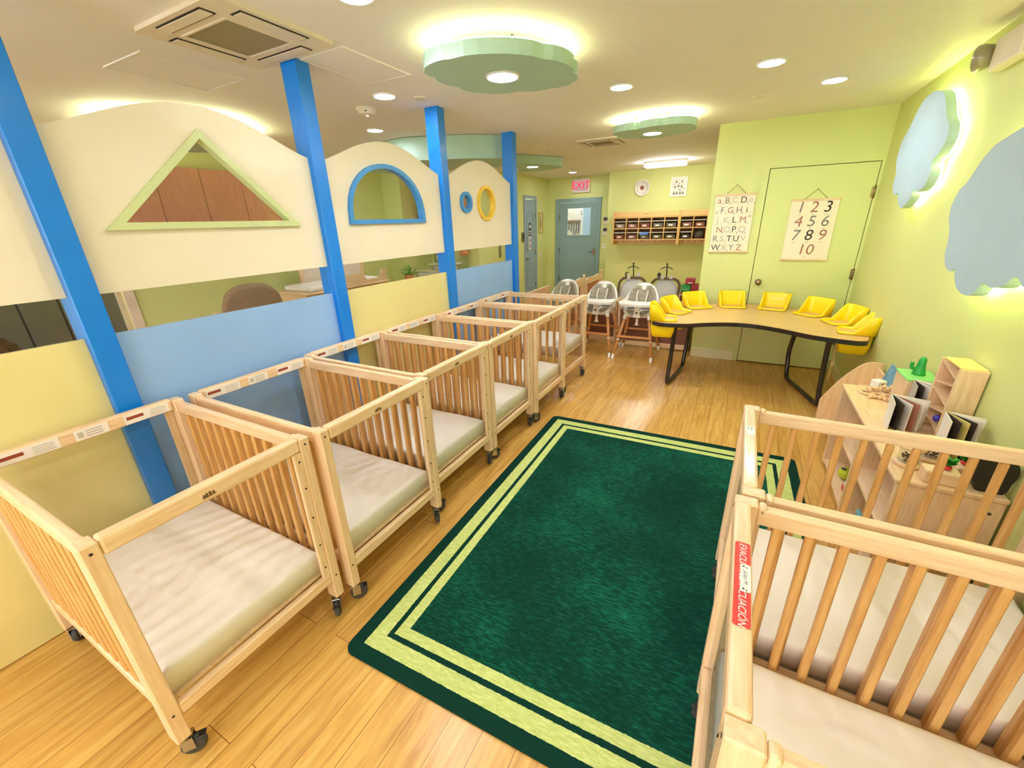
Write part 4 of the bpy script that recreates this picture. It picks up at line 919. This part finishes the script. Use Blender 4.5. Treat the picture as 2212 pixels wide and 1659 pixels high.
tag(MB().box(-.57, -.45, 6.42, 6.62, .6605, .752, .003).build('game_box', plain('brick_red_box', (176, 60, 54), .5)), 'red box right of the green box on the corner shelf', 'box')
g = tag(MB().box(-.655, -.54, 6.46, 6.62, .7525, .83, .003).build('game_box', plain('crimson_box', (186, 44, 66), .5)), 'crimson box on top of the corner shelf stack', 'box')
MB().box(-.62, -.56, 6.4585, 6.4595, .766, .782).build('box_label', M['label'], g)
tag(MB().ball((-.57, 6.48, .402), .042, 16, (1.3, .7, 1)).build('toy_ball', M['redt']), 'shiny red toy on the corner shelf behind the yellow seats', 'toy')
# wooden play fence
t = thing('play_fence', 'scalloped wooden baby fence standing before the teal door', 'fence', (-2.2, 5.75, 0))
def scallop(y0, y1, zb, zt, k=16):
    return [(y0, zb), (y1, zb)]+[(y1-(y1-y0)*i/k, zt+.035*math.sin(PI*i/k)+.014*math.sin(3*PI*i/k)) for i in range(k+1)]
for y0, y1, zt in ((.05, .82, .765), (.88, 1.80, .725)):
    MB().prism(scallop(y0, y1, .66, zt), lambda a, b, h: (-.012+h, a, b), .024).build('top_rail', M['maple_y'], t)
    MB().box(-.012, .012, y0, y1, .07, .12, .003).build('bottom_rail', M['maple_y'], t)
    MB().box(-.005, .005, y0+.16, y1-.16, .121, .659).build('infill_board', plain('fence_board', (176, 112, 76), .6), t)
    for y in (y0+.03, y0+.08, y0+.13, y1-.13, y1-.08, y1-.03): MB().box(-.008, .008, y-.010, y+.010, .121, .659, .002).build('slat', M['maple_z'], t)
for y, h in ((.025, .76), (.85, .79), (1.825, .76)):
    o = MB().box(-.022, .022, y-.024, y+.024, 0, h, .004).build('post', M['maple_z'], t); MB().ball((0, y, h+.022), .024, 14).build('post_knob', M['maple_z'], o)
tag(MB().box(-.02, .02, 0, .85, .0, .66, .004).build('wood_board', M['maple_y']), 'plain wooden board edge seen left of the hidden high chair', 'board').location = (-2.75, 5.6, 0)

# ------------------------------------------------------------------ toy shelf and what stands on it
SX0, SX1, SY0, SY1, SZ = .712, 1.045, 2.035, 3.235, .605
t = thing('toy_shelf', 'low open wooden toy shelf along the right wall', 'shelf', (SX0, SY0, 0)); w, l = SX1-SX0, SY1-SY0
MB().box(-.008, w, -.006, l, SZ-.022, SZ, .005).build('top_board', M['maple_y'], t)
for y in (0, l/2-.009, l-.018): MB().box(0, w-.002, y, y+.018, .012, SZ-.0225, .003).build('side_panel', M['maple_z'], t)
for y0, y1 in ((.0185, l/2-.0095), (l/2+.0095, l-.0185)):
    for z in (.03, .315): MB().box(.004, w-.012, y0, y1, z, z+.018, .002).build('shelf_board', M['maple_y'], t)
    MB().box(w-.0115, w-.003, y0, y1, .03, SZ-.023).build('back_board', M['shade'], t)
for y in (.03, l-.03):
    for x in (.03, w-.03): MB().cyl((x, y, 0), (x, y, .012), .016).build('foot', M['darkg'], t)
m = MB()
for z in (.30, .53): m.cyl((.03, -.0035, z), (.03, .0, z), .006, n=8).cyl((w-.04, -.0035, z), (w-.04, .0, z), .006, n=8)
m.build('screw_cap', M['darkg'], t)
Z = SZ+.0008
def drum(x, y, l):
    t = thing('sensory_bottle', l, 'toy', (x, y, Z), group='wooden ended sensory bottles')
    for z in (0, .082): MB().lathe([(0, 0), (.047, 0), (.05, .004), (.05, .012), (.047, .016), (0, .016)], 24, (0, 0, z)).build('wood_end', M['maple_x'], t)
    MB().lathe([(.036, .0165), (.036, .0815)], 24).build('clear_tube', M['binclear'], t, recalc=False)
    m = MB(); rr = random.Random(3)
    for k in range(26):
        a, r = rr.uniform(0, 6.3), rr.uniform(.005, .028); m.ball((r*math.cos(a), r*math.sin(a), rr.uniform(.022, .05)), .005, 8)
    m.build('beads', M['brownfab'], t)['kind'] = 'stuff'
drum(.775, 2.19, 'wooden ended sensory bottle nearest the shelf front edge'); drum(.87, 2.285, 'wooden ended sensory bottle behind the leafy tray')
def tray(x, y, rz, l, plants):
    t = thing('wooden_tray', l, 'tray', (x, y, Z), rz, 'wooden trays with toy vegetables')
    MB().box(-.055, .055, -.035, .035, 0, .055, .004).build('block', M['maple_x'], t)
    return t
def veg(x, y, n, l, cat='toy'):
    t = thing('toy_vegetable', l, cat, (x, y, Z+.0555), group='toy vegetables in the wooden trays')
    MB().ball((0, 0, .010), .016, 14, (1, 1, .62)).build('root', M['redt'], t); rr = random.Random(int(x*1000)); m = MB()
    for k in range(n):
        a = rr.uniform(0, 6.3); d = rr.uniform(.01, .035); d *= .62; p = Vector((d*math.cos(a), d*math.sin(a), rr.uniform(.025, .048))); u = Vector((math.cos(a), math.sin(a), .5))  .normalized()*.012; v = u.cross(Vector((0, 0, 1))).normalized()*.01
        b = len(m.b.verts); m.add([p-u, p+v+Vector((0, 0, .006)), p+u, p-v+Vector((0, 0, .006))], [(0, 1, 2, 3)])
        m.tube([(0, 0, .012), p], .0012, 4, False)
    m.build('leaves', M['leaf'], t, recalc=False)
tray(.848, 2.085, -.04, 'small wooden tray nearest the shelf front, holding a leafy toy', 0); tray(.965, 2.16, -.04, 'second wooden tray behind the black oval board', 0)
veg(.862, 2.09, 45, 'leafy toy vegetable in the tray nearest the shelf front'); veg(.940, 2.165, 60, 'bushy toy vegetable at the left of the second tray'); veg(.995, 2.16, 36, 'leafy red toy vegetable at the right of the second tray')
t = thing('oval_board', 'black oval board standing at the near end of the toy shelf', 'chalkboard', (.985, 2.065, Z))
def pop_book(x, y, rz, l, covers, pages, wd=.15, ht=.15):
    t = thing('board_book', l, 'book', (x, y, Z), rz, 'board books standing open on the toy shelf')
    n = len(pages)
    for k, mt in enumerate([covers[0]]+pages+[covers[1]]):
        a = math.radians(-40+80*k/(n+1)); Mx = Matrix.Rotation(a, 4, 'Z')
        MB().box(-.002, .002, .004, wd, 0, ht, .001, Mx).build('cover' if k in (0, n+1) else 'page', mt, t)
    return t
wp = M['label']; gp = plain('page_grey', (186, 178, 170), .6)
b1 = pop_book(.80, 2.69, math.radians(-147), 'white board book with red dots standing open near the rail', (M['whitem'], M['whitem']), [M['ink'], wp, M['inkr'], wp, wp], .15, .15)
def on_page(b, idx, outl, mt, nm, n):
    a = math.radians(-40+80*idx/(n+1)); Mx = Matrix.Rotation(a, 4, 'Z'); m = MB()
    for P in outl: m.prism(P, lambda q, r, h: tuple(Mx @ Vector((.0021+h, q, r))), .0006)
    for P in outl: m.prism(P, lambda q, r, h: tuple(Mx @ Vector((-.0021-h, q, r))), .0006)
    m.build(nm, mt, b)
ell = lambda cx, cz, rx, rz: [(cx+rx*math.cos(2*PI*k/18), cz+rz*math.sin(2*PI*k/18)) for k in range(18)]
on_page(b1, 6, [ell(.06, .085, .012, .015), ell(.105, .085, .013, .016)], M['redt'], 'red_dots', 5)
b2_ = pop_book(.92, 2.855, math.radians(-147), 'grey board book standing open in front of the green topped box', (gp, gp), [M['ink'], wp, gp, wp, wp], .12, .19)
on_page(b2_, 6, [ell(.05, .10, .012, .035), ell(.09, .04, .01, .02)], M['darkg'], 'dark_print', 5)
b3 = pop_book(.925, 2.43, math.radians(-147), 'board book with blue and brown circles standing open', (wp, wp), [M['ink'], plain('page_yellow', (226, 206, 120), .6), M['ink'], wp, wp], .13, .185)
on_page(b3, 6, [ell(.04, .12, .026, .045)], M['bluet'], 'blue_print', 5); on_page(b3, 6, [ell(.104, .13, .02, .036)], M['bluet'], 'blue_print', 5); on_page(b3, 6, [rrect(.066, .086, .03, .15, .009)], M['brownboard'], 'brown_print', 5); on_page(b3, 6, [ell(.10, .06, .018, .014)], M['greent'], 'green_print', 5)
t = thing('toy_box', 'pale wooden box with green top behind the grey book', 'box', (.97, 2.97, Z), .0)
MB().box(-.07, .07, -.098, .098, 0, .172, .004).build('box_body', M['maple_z'], t); MB().box(-.074, .074, -.10, .10, .1725, .184, .003).build('green_lid', plain('mint_green', (140, 214, 130), .5), t)
t = thing('cactus_toy', 'dark green cactus toy standing on the green topped box', 'toy', (.97, 2.98, Z+.1845)); t.scale = (.8, .8, .8)
MB().lathe([(0, 0), (.038, 0), (.036, .012), (.027, .05), (.022, .085), (.021, .11), (.012, .125), (0, .128)], 16).build('body', M['greent'], t)
MB().tube(smooth_loop([(-.02, 0, .035), (-.045, 0, .045), (-.05, 0, .07), (-.048, 0, .085)], 4, False), .012, 8).build('arm', M['greent'], t)
# bead drop tower
t = thing('rolling_tower', 'wooden ball rolling tower with sloping ramps against the wall', 'toy', (.998, 2.62, Z), 0)
for y in (-.10, .10): MB().box(-.047, .055, y-.006, y+.006, 0, .36, .003).build('side_panel', M['maple_z'], t)
for k in range(5):
    s = 1 if k % 2 else -1; z = .05+.068*k
    m = MB(); m.add([(-.043, -.0935, z+.018*s), (.048, -.0935, z+.018*s), (.048, .0935, z-.018*s), (-.043, .0935, z-.018*s), (-.043, -.0935, z+.018*s+.009), (.048, -.0935, z+.018*s+.009), (.048, .0935, z-.018*s+.009), (-.043, .0935, z-.018*s+.009)], [(0, 3, 2, 1), (4, 5, 6, 7), (0, 1, 5, 4), (1, 2, 6, 5), (2, 3, 7, 6), (3, 0, 4, 7)]); m.build('ramp', M['maple_y'], t)
MB().box(.0485, .054, -.0935, .0935, .002, .358).build('back_board', M['maple_z'], t); MB().box(-.04, .05, -.10, .09, .3605, .366).build('top_tray', plain('pale_yellow_felt', (238, 214, 130), .7), t)
tag(MB().ball((.97, 2.60, Z+.0815), .018, 16).build('toy_ball', plain('violet_ball', (70, 60, 190), .3)), 'violet ball on the lowest ramp of the rolling tower', 'ball')
t = thing('photo_board', 'black and white board leaning on the wall behind the rolling tower', 'board', (1.0, 2.795, Z), 0)
m = MB(); m.box(-.003, .003, -.05, .05, 0, .29, .001, Matrix.Rotation(.10, 4, 'Y')); m.build('board', plain('slate_board', (70, 74, 76), .5), t)
m = MB()
for k in range(4): m.box(-.0045, -.0032, -.042, .042, .03+.065*k, .055+.065*k, 0, Matrix.Rotation(.10, 4, 'Y'))
m.build('white_print', M['label'], t)
# wooden ring heap
rr = random.Random(8)
def teether(x, y, z, l, tilt=0):
    t = thing('wooden_ring', l, 'toy', (x, y, z), rr.uniform(0, 3), 'wooden ring toys heaped on the shelf'); t.rotation_euler[0] = tilt
    MB().tube([(.032*math.cos(2*PI*k/20), .032*math.sin(2*PI*k/20), 0) for k in range(20)], .008, 8, closed=True).build('ring', M['maple_x'], t)
    return t
teether(.845, 3.055, Z+.0085, 'wooden ring toy nearest the viewer, lying flat on the toy shelf')
teether(.905, 3.11, Z+.0085, 'wooden ring toy at the right of the ring heap'); teether(.80, 3.085, Z+.0085, 'wooden ring toy at the left edge of the ring heap')
o = teether(.93, 3.165, Z+.0085, 'wooden ring toy at the back of the ring heap')
o = teether(.83, 3.14, Z+.0085, 'wooden ring toy lying left in the ring heap')
t = thing('bead_chain', 'wooden bead chain lying before the ring heap', 'toy', (.86, 3.0, Z))
for k in range(7): MB().ball((-.06+.024*k*.95, .012*math.sin(k*1.3), .0125), .0125, 12).build('bead', M['maple_x'], t)
t = thing('bead_chain', 'wooden bead chain heaped across the wooden rings', 'toy', (.86, 3.11, Z+.018))
for k in range(9): MB().ball((-.05+.02*k*.8, -.03+.01*k+.012*math.sin(k*1.7), .0125+.004*(k % 3)), .0125, 12).build('bead', M['maple_x'], t)
t = thing('patterned_block', 'white wooden block with dark triangles on the ring heap', 'toy', (.875, 3.205, Z), .6); MB().box(-.028, .028, -.028, .028, 0, .056, .003).build('block', M['whitem'], t); MB().prism([(-.02, .008), (.02, .008), (0, .048)], lambda a, b, h: (a, -.0285-h, b), .0006).build('dark_print', M['darkg'], t)
# toys low down
t = thing('toy_ball', 'lime green toy ball with a dark hole on the lower shelf', 'ball', (.79, 2.98, .0488), 0); MB().ball((0, 0, .04), .04, 18).build('ball_body', plain('lime_toy', (196, 212, 40), .4), t); MB().lathe([(0, 0), (.014, 0), (.014, .004), (0, .004)], 14, M=Matrix.Translation((-.016, -.012, .0745))).build('dark_hole', M['darkg'], t)
t = thing('toy_pot', 'white and red toy pot with yellow flower on the lower shelf', 'toy', (.80, 2.82, .0488)); MB().lathe([(0, 0), (.035, 0), (.045, .03), (.043, .06), (.036, .07), (0, .07)], 20).build('pot', M['whitem'], t); MB().box(-.048, -.043, -.02, .02, .01, .04, .002).build('red_patch', M['redt'], t); MB().ball((0, .03, .085), .022, 12, (1, 1, .6)).build('flower', plain('yellow_flower', (224, 190, 60), .5), t)
t = thing('board_book', 'blue board book with a pink ring on the lowest near shelf', 'book', (.745, 2.38, .0488), 0, 'board books standing open on the toy shelf'); MB().box(-.008, .008, -.06, .06, 0, .13, .002).build('cover', plain('aqua_cover', (120, 186, 200), .5), t); MB().prism(ell(0, .07, .035, .035), lambda a, b, h: (-.0082-h, a, b), .0006, [ell(0, .07, .022, .022)]).build('pink_ring', plain('pink_print', (190, 60, 110), .5), t)
# book display beyond the shelf
t = thing('book_display', 'wooden book display with a curved side, beyond the toy shelf', 'shelf', (.72, 3.27, 0))
cur = [(0, .0), (.33, .0), (.33, .60), (.26, .60), (.2, .575), (.1, .45), (.0, .26)]
for y in (.0, .55): MB().prism(smooth_loop(cur[2:], 4, False)+[(0, 0), (.33, 0)], lambda a, b, h, y=y: (a, y+h, b), .018).build('side_panel', M['maple_z'], t)
for k, (x, z) in enumerate(((.04, .1), (.12, .26), (.2, .42))):
    MB().box(x, x+.09, .0185, .5495, z, z+.012, .002).build('ledge', M['maple_y'], t); MB().box(x+.09, x+.1, .0185, .5495, z, z+.15, .002).build('back_board', M['maple_y'], t)
o = tag(MB().box(-.006, .006, -.1, .1, 0, .25, .002, Matrix.Rotation(.25, 4, 'Y')).box(-.0075, -.0062, -.03, .06, .02, .16, 0, Matrix.Rotation(.25, 4, 'Y')).build('picture_book', [plain('sky_cover', (110, 160, 190), .5, var=.3, vs=16)]), 'blue picture book standing on the top ledge of the book display', 'book', 'picture books on the display'); o.location = (.955, 3.46, .434)
o = tag(MB().box(-.006, .006, -.09, .09, 0, .19, .002, Matrix.Rotation(.2, 4, 'Y')).build('picture_book', plain('orange_cover', (206, 84, 50), .5)), 'orange picture book on the low ledge of the book display', 'book', 'picture books on the display'); o.location = (.775, 3.42, .1135)
# oval board shape
tb = bpy.data.objects['oval_board']
def FB(a, b, h): return (a, h, b)
MB().prism(smooth_loop([(-.025, 0), (.045, 0), (.058, .05), (.066, .095), (.05, .14), (.01, .163), (-.035, .155), (-.066, .115), (-.066, .075), (-.045, .03)], 4), FB, .03).build('board', M['blackp'], tb)

# ------------------------------------------------------------------ nursery furniture behind the partition
t = thing('wall_cupboard', 'salmon wood wall cupboards seen through the triangle window', 'cupboard', (-5.6, 1.95, 1.42)); n = 4; W_ = 1.72/n
MB().box(.0, .33, 0, 1.72, 0, .86, .003).build('carcass', M['pinkwood'], t)
for k in range(n): MB().box(.331, .35, k*W_+.003, (k+1)*W_-.003, .002, .858, .002).build('door', M['pinkwood'], t)
t = thing('wall_cupboard', 'salmon wood wall cupboards seen through the round windows', 'cupboard', (-5.15, 6.55, 1.42)); n = 2; W_ = .9/n
MB().box(0, .9, -.33, 0, 0, .78, .003).build('carcass', M['pinkwood'], t)
for k in range(n): MB().box(k*W_+.003, (k+1)*W_-.003, -.35, -.331, .002, .778, .002).build('door', M['pinkwood'], t)
tag(MB().box(-4.2475, -4.2465, 6.2, 6.4, 1.7, 1.98).build('notice_sheet', M['label']), 'white notice with dark print seen through the yellow round window', 'paper').location = (-.003, 0.4, 0)
t = thing('glider_chair', 'taupe tufted glider chair behind the light blue panel', 'chair', (-4.45, 2.44, 0), -PI/2-.25)
Q = Matrix.Translation((0, .22, .45)) @ Matrix.Rotation(-.25, 4, 'X')
m = MB(); V = []; F = []; oc = smooth_loop([(-.26, 0), (.26, 0), (.27, .3), (.25, .6), (.17, .73), (0, .77), (-.17, .73), (-.25, .6), (-.27, .3)], 4); 
t2 = bmesh.new(); fv = [t2.verts.new((a, 0, b)) for a, b in oc]; t2.faces.new(fv); ex = bmesh.ops.extrude_face_region(t2, geom=list(t2.faces)); bmesh.ops.translate(t2, vec=(0, .1, 0), verts=[g for g in ex['geom'] if isinstance(g, bmesh.types.BMVert)]); bmesh.ops.recalc_face_normals(t2, faces=list(t2.faces))
bmesh.ops.bevel(t2, geom=[e for e in t2.edges if abs(e.verts[0].co.y-e.verts[1].co.y) < 1e-6], offset=.028, segments=3, profile=.5, affect='EDGES')
m.merge(t2, Q, True); bk = m.build('back_cushion', M['taupe'], t); m = MB()
for x, z in ((-.12, .5), (.12, .5), (0, .62), (0, .36)): m.ball(Q @ Vector((x, -.001, z)), .014, 10)
m.build('tuft_button', M['taupe'], bk)
MB().box(-.26, .26, -.26, .24, .38, .48, .03, None, 2).build('seat_cushion', M['taupe'], t)
for sx in (-1, 1):
    MB().tube(smooth_loop([(sx*.31, .34, .95), (sx*.31, .26, .7), (sx*.31, .2, .5), (sx*.31, .18, .1)], 4, False), .02, 8).build('frame_side', M['maple_z'], t); MB().box(sx*.31-.03, sx*.31+.03, -.26, .24, .58, .61, .01).build('armrest', M['maple_y'], t)
    MB().box(sx*.31-.02, sx*.31+.02, -.3, .34, 0, .06, .01).build('base_rail', M['maple_y'], t); MB().box(sx*.31-.015, sx*.31+.015, -.22, -.18, .06, .58, .004).build('arm_post', M['maple_z'], t)
t = thing('changing_table', 'wooden changing table behind the second blue post', 'changing table', (-4.8, 3.25, 0))
MB().box(-.3, .28, .0, 1.35, 0, .90, .006).build('cabinet', M['maple_y'], t); MB().box(-.33, .31, -.02, 1.37, .9005, .925, .006).build('top_board', M['maple_y'], t)
MB().box(.281, .298, .05, .45, .72, .88, .003).build('drawer', M['maple_y'], t); MB().box(.281, .298, .5, .9, .72, .88, .003).build('drawer', M['maple_y'], t)
MB().prism([(.6, .926), (1.35, .926), (1.35, 1.08), (1.28, 1.08), (1.22, .98), (.98, .97), (.9, 1.06), (.6, 1.07)], lambda a, b, h: (.26+h, a, b), .022).build('front_guard', M['maple_y'], t)
MB().box(-.26, .25, .1, 1.25, .926, .985, .02, None, 2).build('changing_pad', M['whitem'], t)
t = thing('mirror_board', 'wood framed mirror standing behind the changing table', 'mirror', (-5.18, 3.68, .0)); MB().prism(R(0, 1.1, 0, 1.36), FX(0), .03, [R(.05, 1.05, .05, 1.31)]).build('frame', M['maple_y'], t); MB().box(.006, .012, .05, 1.05, .05, 1.31).build('mirror_sheet', plain('pale_print_board', (226, 214, 200), .4), t)
t = thing('counter_cabinet', 'low counter behind the two-circle panel, under the clear tub', 'cabinet', (-4.75, 6.3, 0)); MB().box(-.44, .44, -.22, .245, 0, .86, .004).build('carcass', M['whitem'], t); MB().box(-.45, .45, -.25, .245, .8605, .89, .004).build('worktop', M['trimw'], t)
for x in (-.43, .005): MB().box(x, x+.42, -.238, -.221, .04, .84, .003).build('door', M['whitem'], t)
t = thing('clear_tub', 'clear plastic tub on the counter beyond the partition gap', 'tub', (-4.64, 6.19, .891)); m = MB(); m.add([(-.2, -.13, 0), (.2, -.13, 0), (.2, .13, 0), (-.2, .13, 0), (-.23, -.16, .1), (.23, -.16, .1), (.23, .16, .1), (-.23, .16, .1)], [(0, 1, 2, 3), (0, 4, 5, 1), (1, 5, 6, 2), (2, 6, 7, 3), (3, 7, 4, 0)]); m.build('tub_wall', M['binclear'], t); MB().prism(R(-.245, .245, -.175, .175), XY(.1), .012, [R(-.225, .225, -.155, .155)]).build('tub_rim', M['white'], t)
MB().box(-.18, .18, -.11, .11, .002, .06, .01).build('contents', M['fabw'], t)
t = thing('drink_bottle', 'blue bottle standing in the clear tub', 'bottle', (-4.66, 6.2, .955)); MB().lathe([(0, 0), (.04, 0), (.042, .04), (.028, .07), (.016, .08), (.016, .12), (0, .122)], 18).build('bottle_body', M['bluet'], t)
t = thing('storage_jar', 'clear jar with orange lid behind the blue bottle', 'jar', (-4.41, 6.455, .8915)); MB().lathe([(0, 0), (.08, 0), (.085, .02), (.085, .2), (.06, .24)], 20).build('jar_body', M['binclear'], t); MB().lathe([(0, .241), (.09, .241), (.09, .285), (.05, .3), (.04, .33), (0, .332)], 20).build('lid', M['orange'], t)
t = thing('wall_lantern', 'black wire lantern on the nursery end wall', 'lantern', (-5.03, 6.50, 1.0))
m = MB()
for sx in (-1, 1):
    for sy in (-1, 1): m.box(sx*.045-.004, sx*.045+.004, sy*.035-.004, sy*.035+.004, 0, .2)
m.box(-.05, .05, -.04, .04, 0, .012).box(-.05, .05, -.04, .04, .19, .2).lathe([(.055, .2), (.02, .235), (.012, .25), (0, .25)], 12); m.build('cage', M['blackp'], t); MB().cyl((0, 0, .012), (0, 0, .12), .018).build('candle', M['label'], t)
t = thing('hand_towel_hook', 'dark loop cord hanging from a hook by the last blue post', 'cord', (-4.15, 7.30, 1.02)); MB().tube(smooth_loop([(.012, -.025, .3), (.012, -.03, .15), (.012, -.02, .02), (.012, 0, 0), (.012, .02, .02), (.012, .03, .15), (.012, .025, .3)], 4, False), .008, 6).build('cord', M['darkg'], t); MB().cyl((0, 0, .3), (.03, 0, .3), .01).build('hook', M['brass'], t)
t = thing('potted_plant', 'small leafy plant beyond the yellow panel top', 'plant', (-5.0, 5.62, .0)); MB().box(-.15, .15, -.15, .15, 0, .78, .004).build('stand', M['maple_z'], t); m = MB(); rr = random.Random(2)
for k in range(40):
    a = rr.uniform(0, 6.3); d = rr.uniform(.03, .16); z = rr.uniform(.86, 1.0); p = Vector((d*math.cos(a), d*math.sin(a), z)); u = Vector((math.cos(a), math.sin(a), .2))*.05; v = Vector((-math.sin(a), math.cos(a), 0))*.02
    m.add([p-u, p+v, p+u, p-v], [(0, 1, 2, 3)]); m.tube([(0, 0, .84), p], .002, 4, False)
m.build('leaves', M['leaf'], t, recalc=False); MB().lathe([(0, .7805), (.06, .7805), (.08, .86), (.07, .86), (0, .85)], 18).build('pot', M['orange'], t)

# ------------------------------------------------------------------ camera
f, pi_, ro, yr = 895., .37236, .03114, .49801
cp, sp_ = math.cos(pi_), math.sin(pi_); c, s = math.cos(yr), math.sin(yr)
fwd = Vector((-s*cp, c*cp, -sp_)); right = Vector((c, s, 0)); down = fwd.cross(right)
r2 = right*math.cos(ro)+down*math.sin(ro); d2 = -right*math.sin(ro)+down*math.cos(ro)
cam = bpy.data.cameras.new('camera'); co = bpy.data.objects.new('camera', cam); COL.objects.link(co)
cam.sensor_width = 36; cam.lens = f*36/2212; cam.clip_start = .02
u, b = -d2, -fwd
co.matrix_world = Matrix(((r2.x, u.x, b.x, 0), (r2.y, u.y, b.y, 0), (r2.z, u.z, b.z, 1.65), (0, 0, 0, 1)))
SC.camera = co
# ------------------------------------------------------------------ light and view
wd = bpy.data.worlds.new('world'); SC.world = wd; wd.use_nodes = True
wd.node_tree.nodes['Background'].inputs[0].default_value = (.98, .985, 1, 1); wd.node_tree.nodes['Background'].inputs[1].default_value = 2.4
vs = SC.view_settings; vs.view_transform = 'Standard'; vs.look = 'None'; vs.exposure = EXPO; vs.gamma = 1; vs.use_curve_mapping = False
cy = SC.cycles; cy.use_denoising = True; cy.max_bounces = 9; cy.diffuse_bounces = 5; cy.glossy_bounces = 4; cy.transparent_max_bounces = 24; cy.transmission_bounces = 4
cy.sample_clamp_indirect = 4; cy.caustics_reflective = False; cy.caustics_refractive = False; cy.use_adaptive_sampling = True; cy.adaptive_threshold = .02
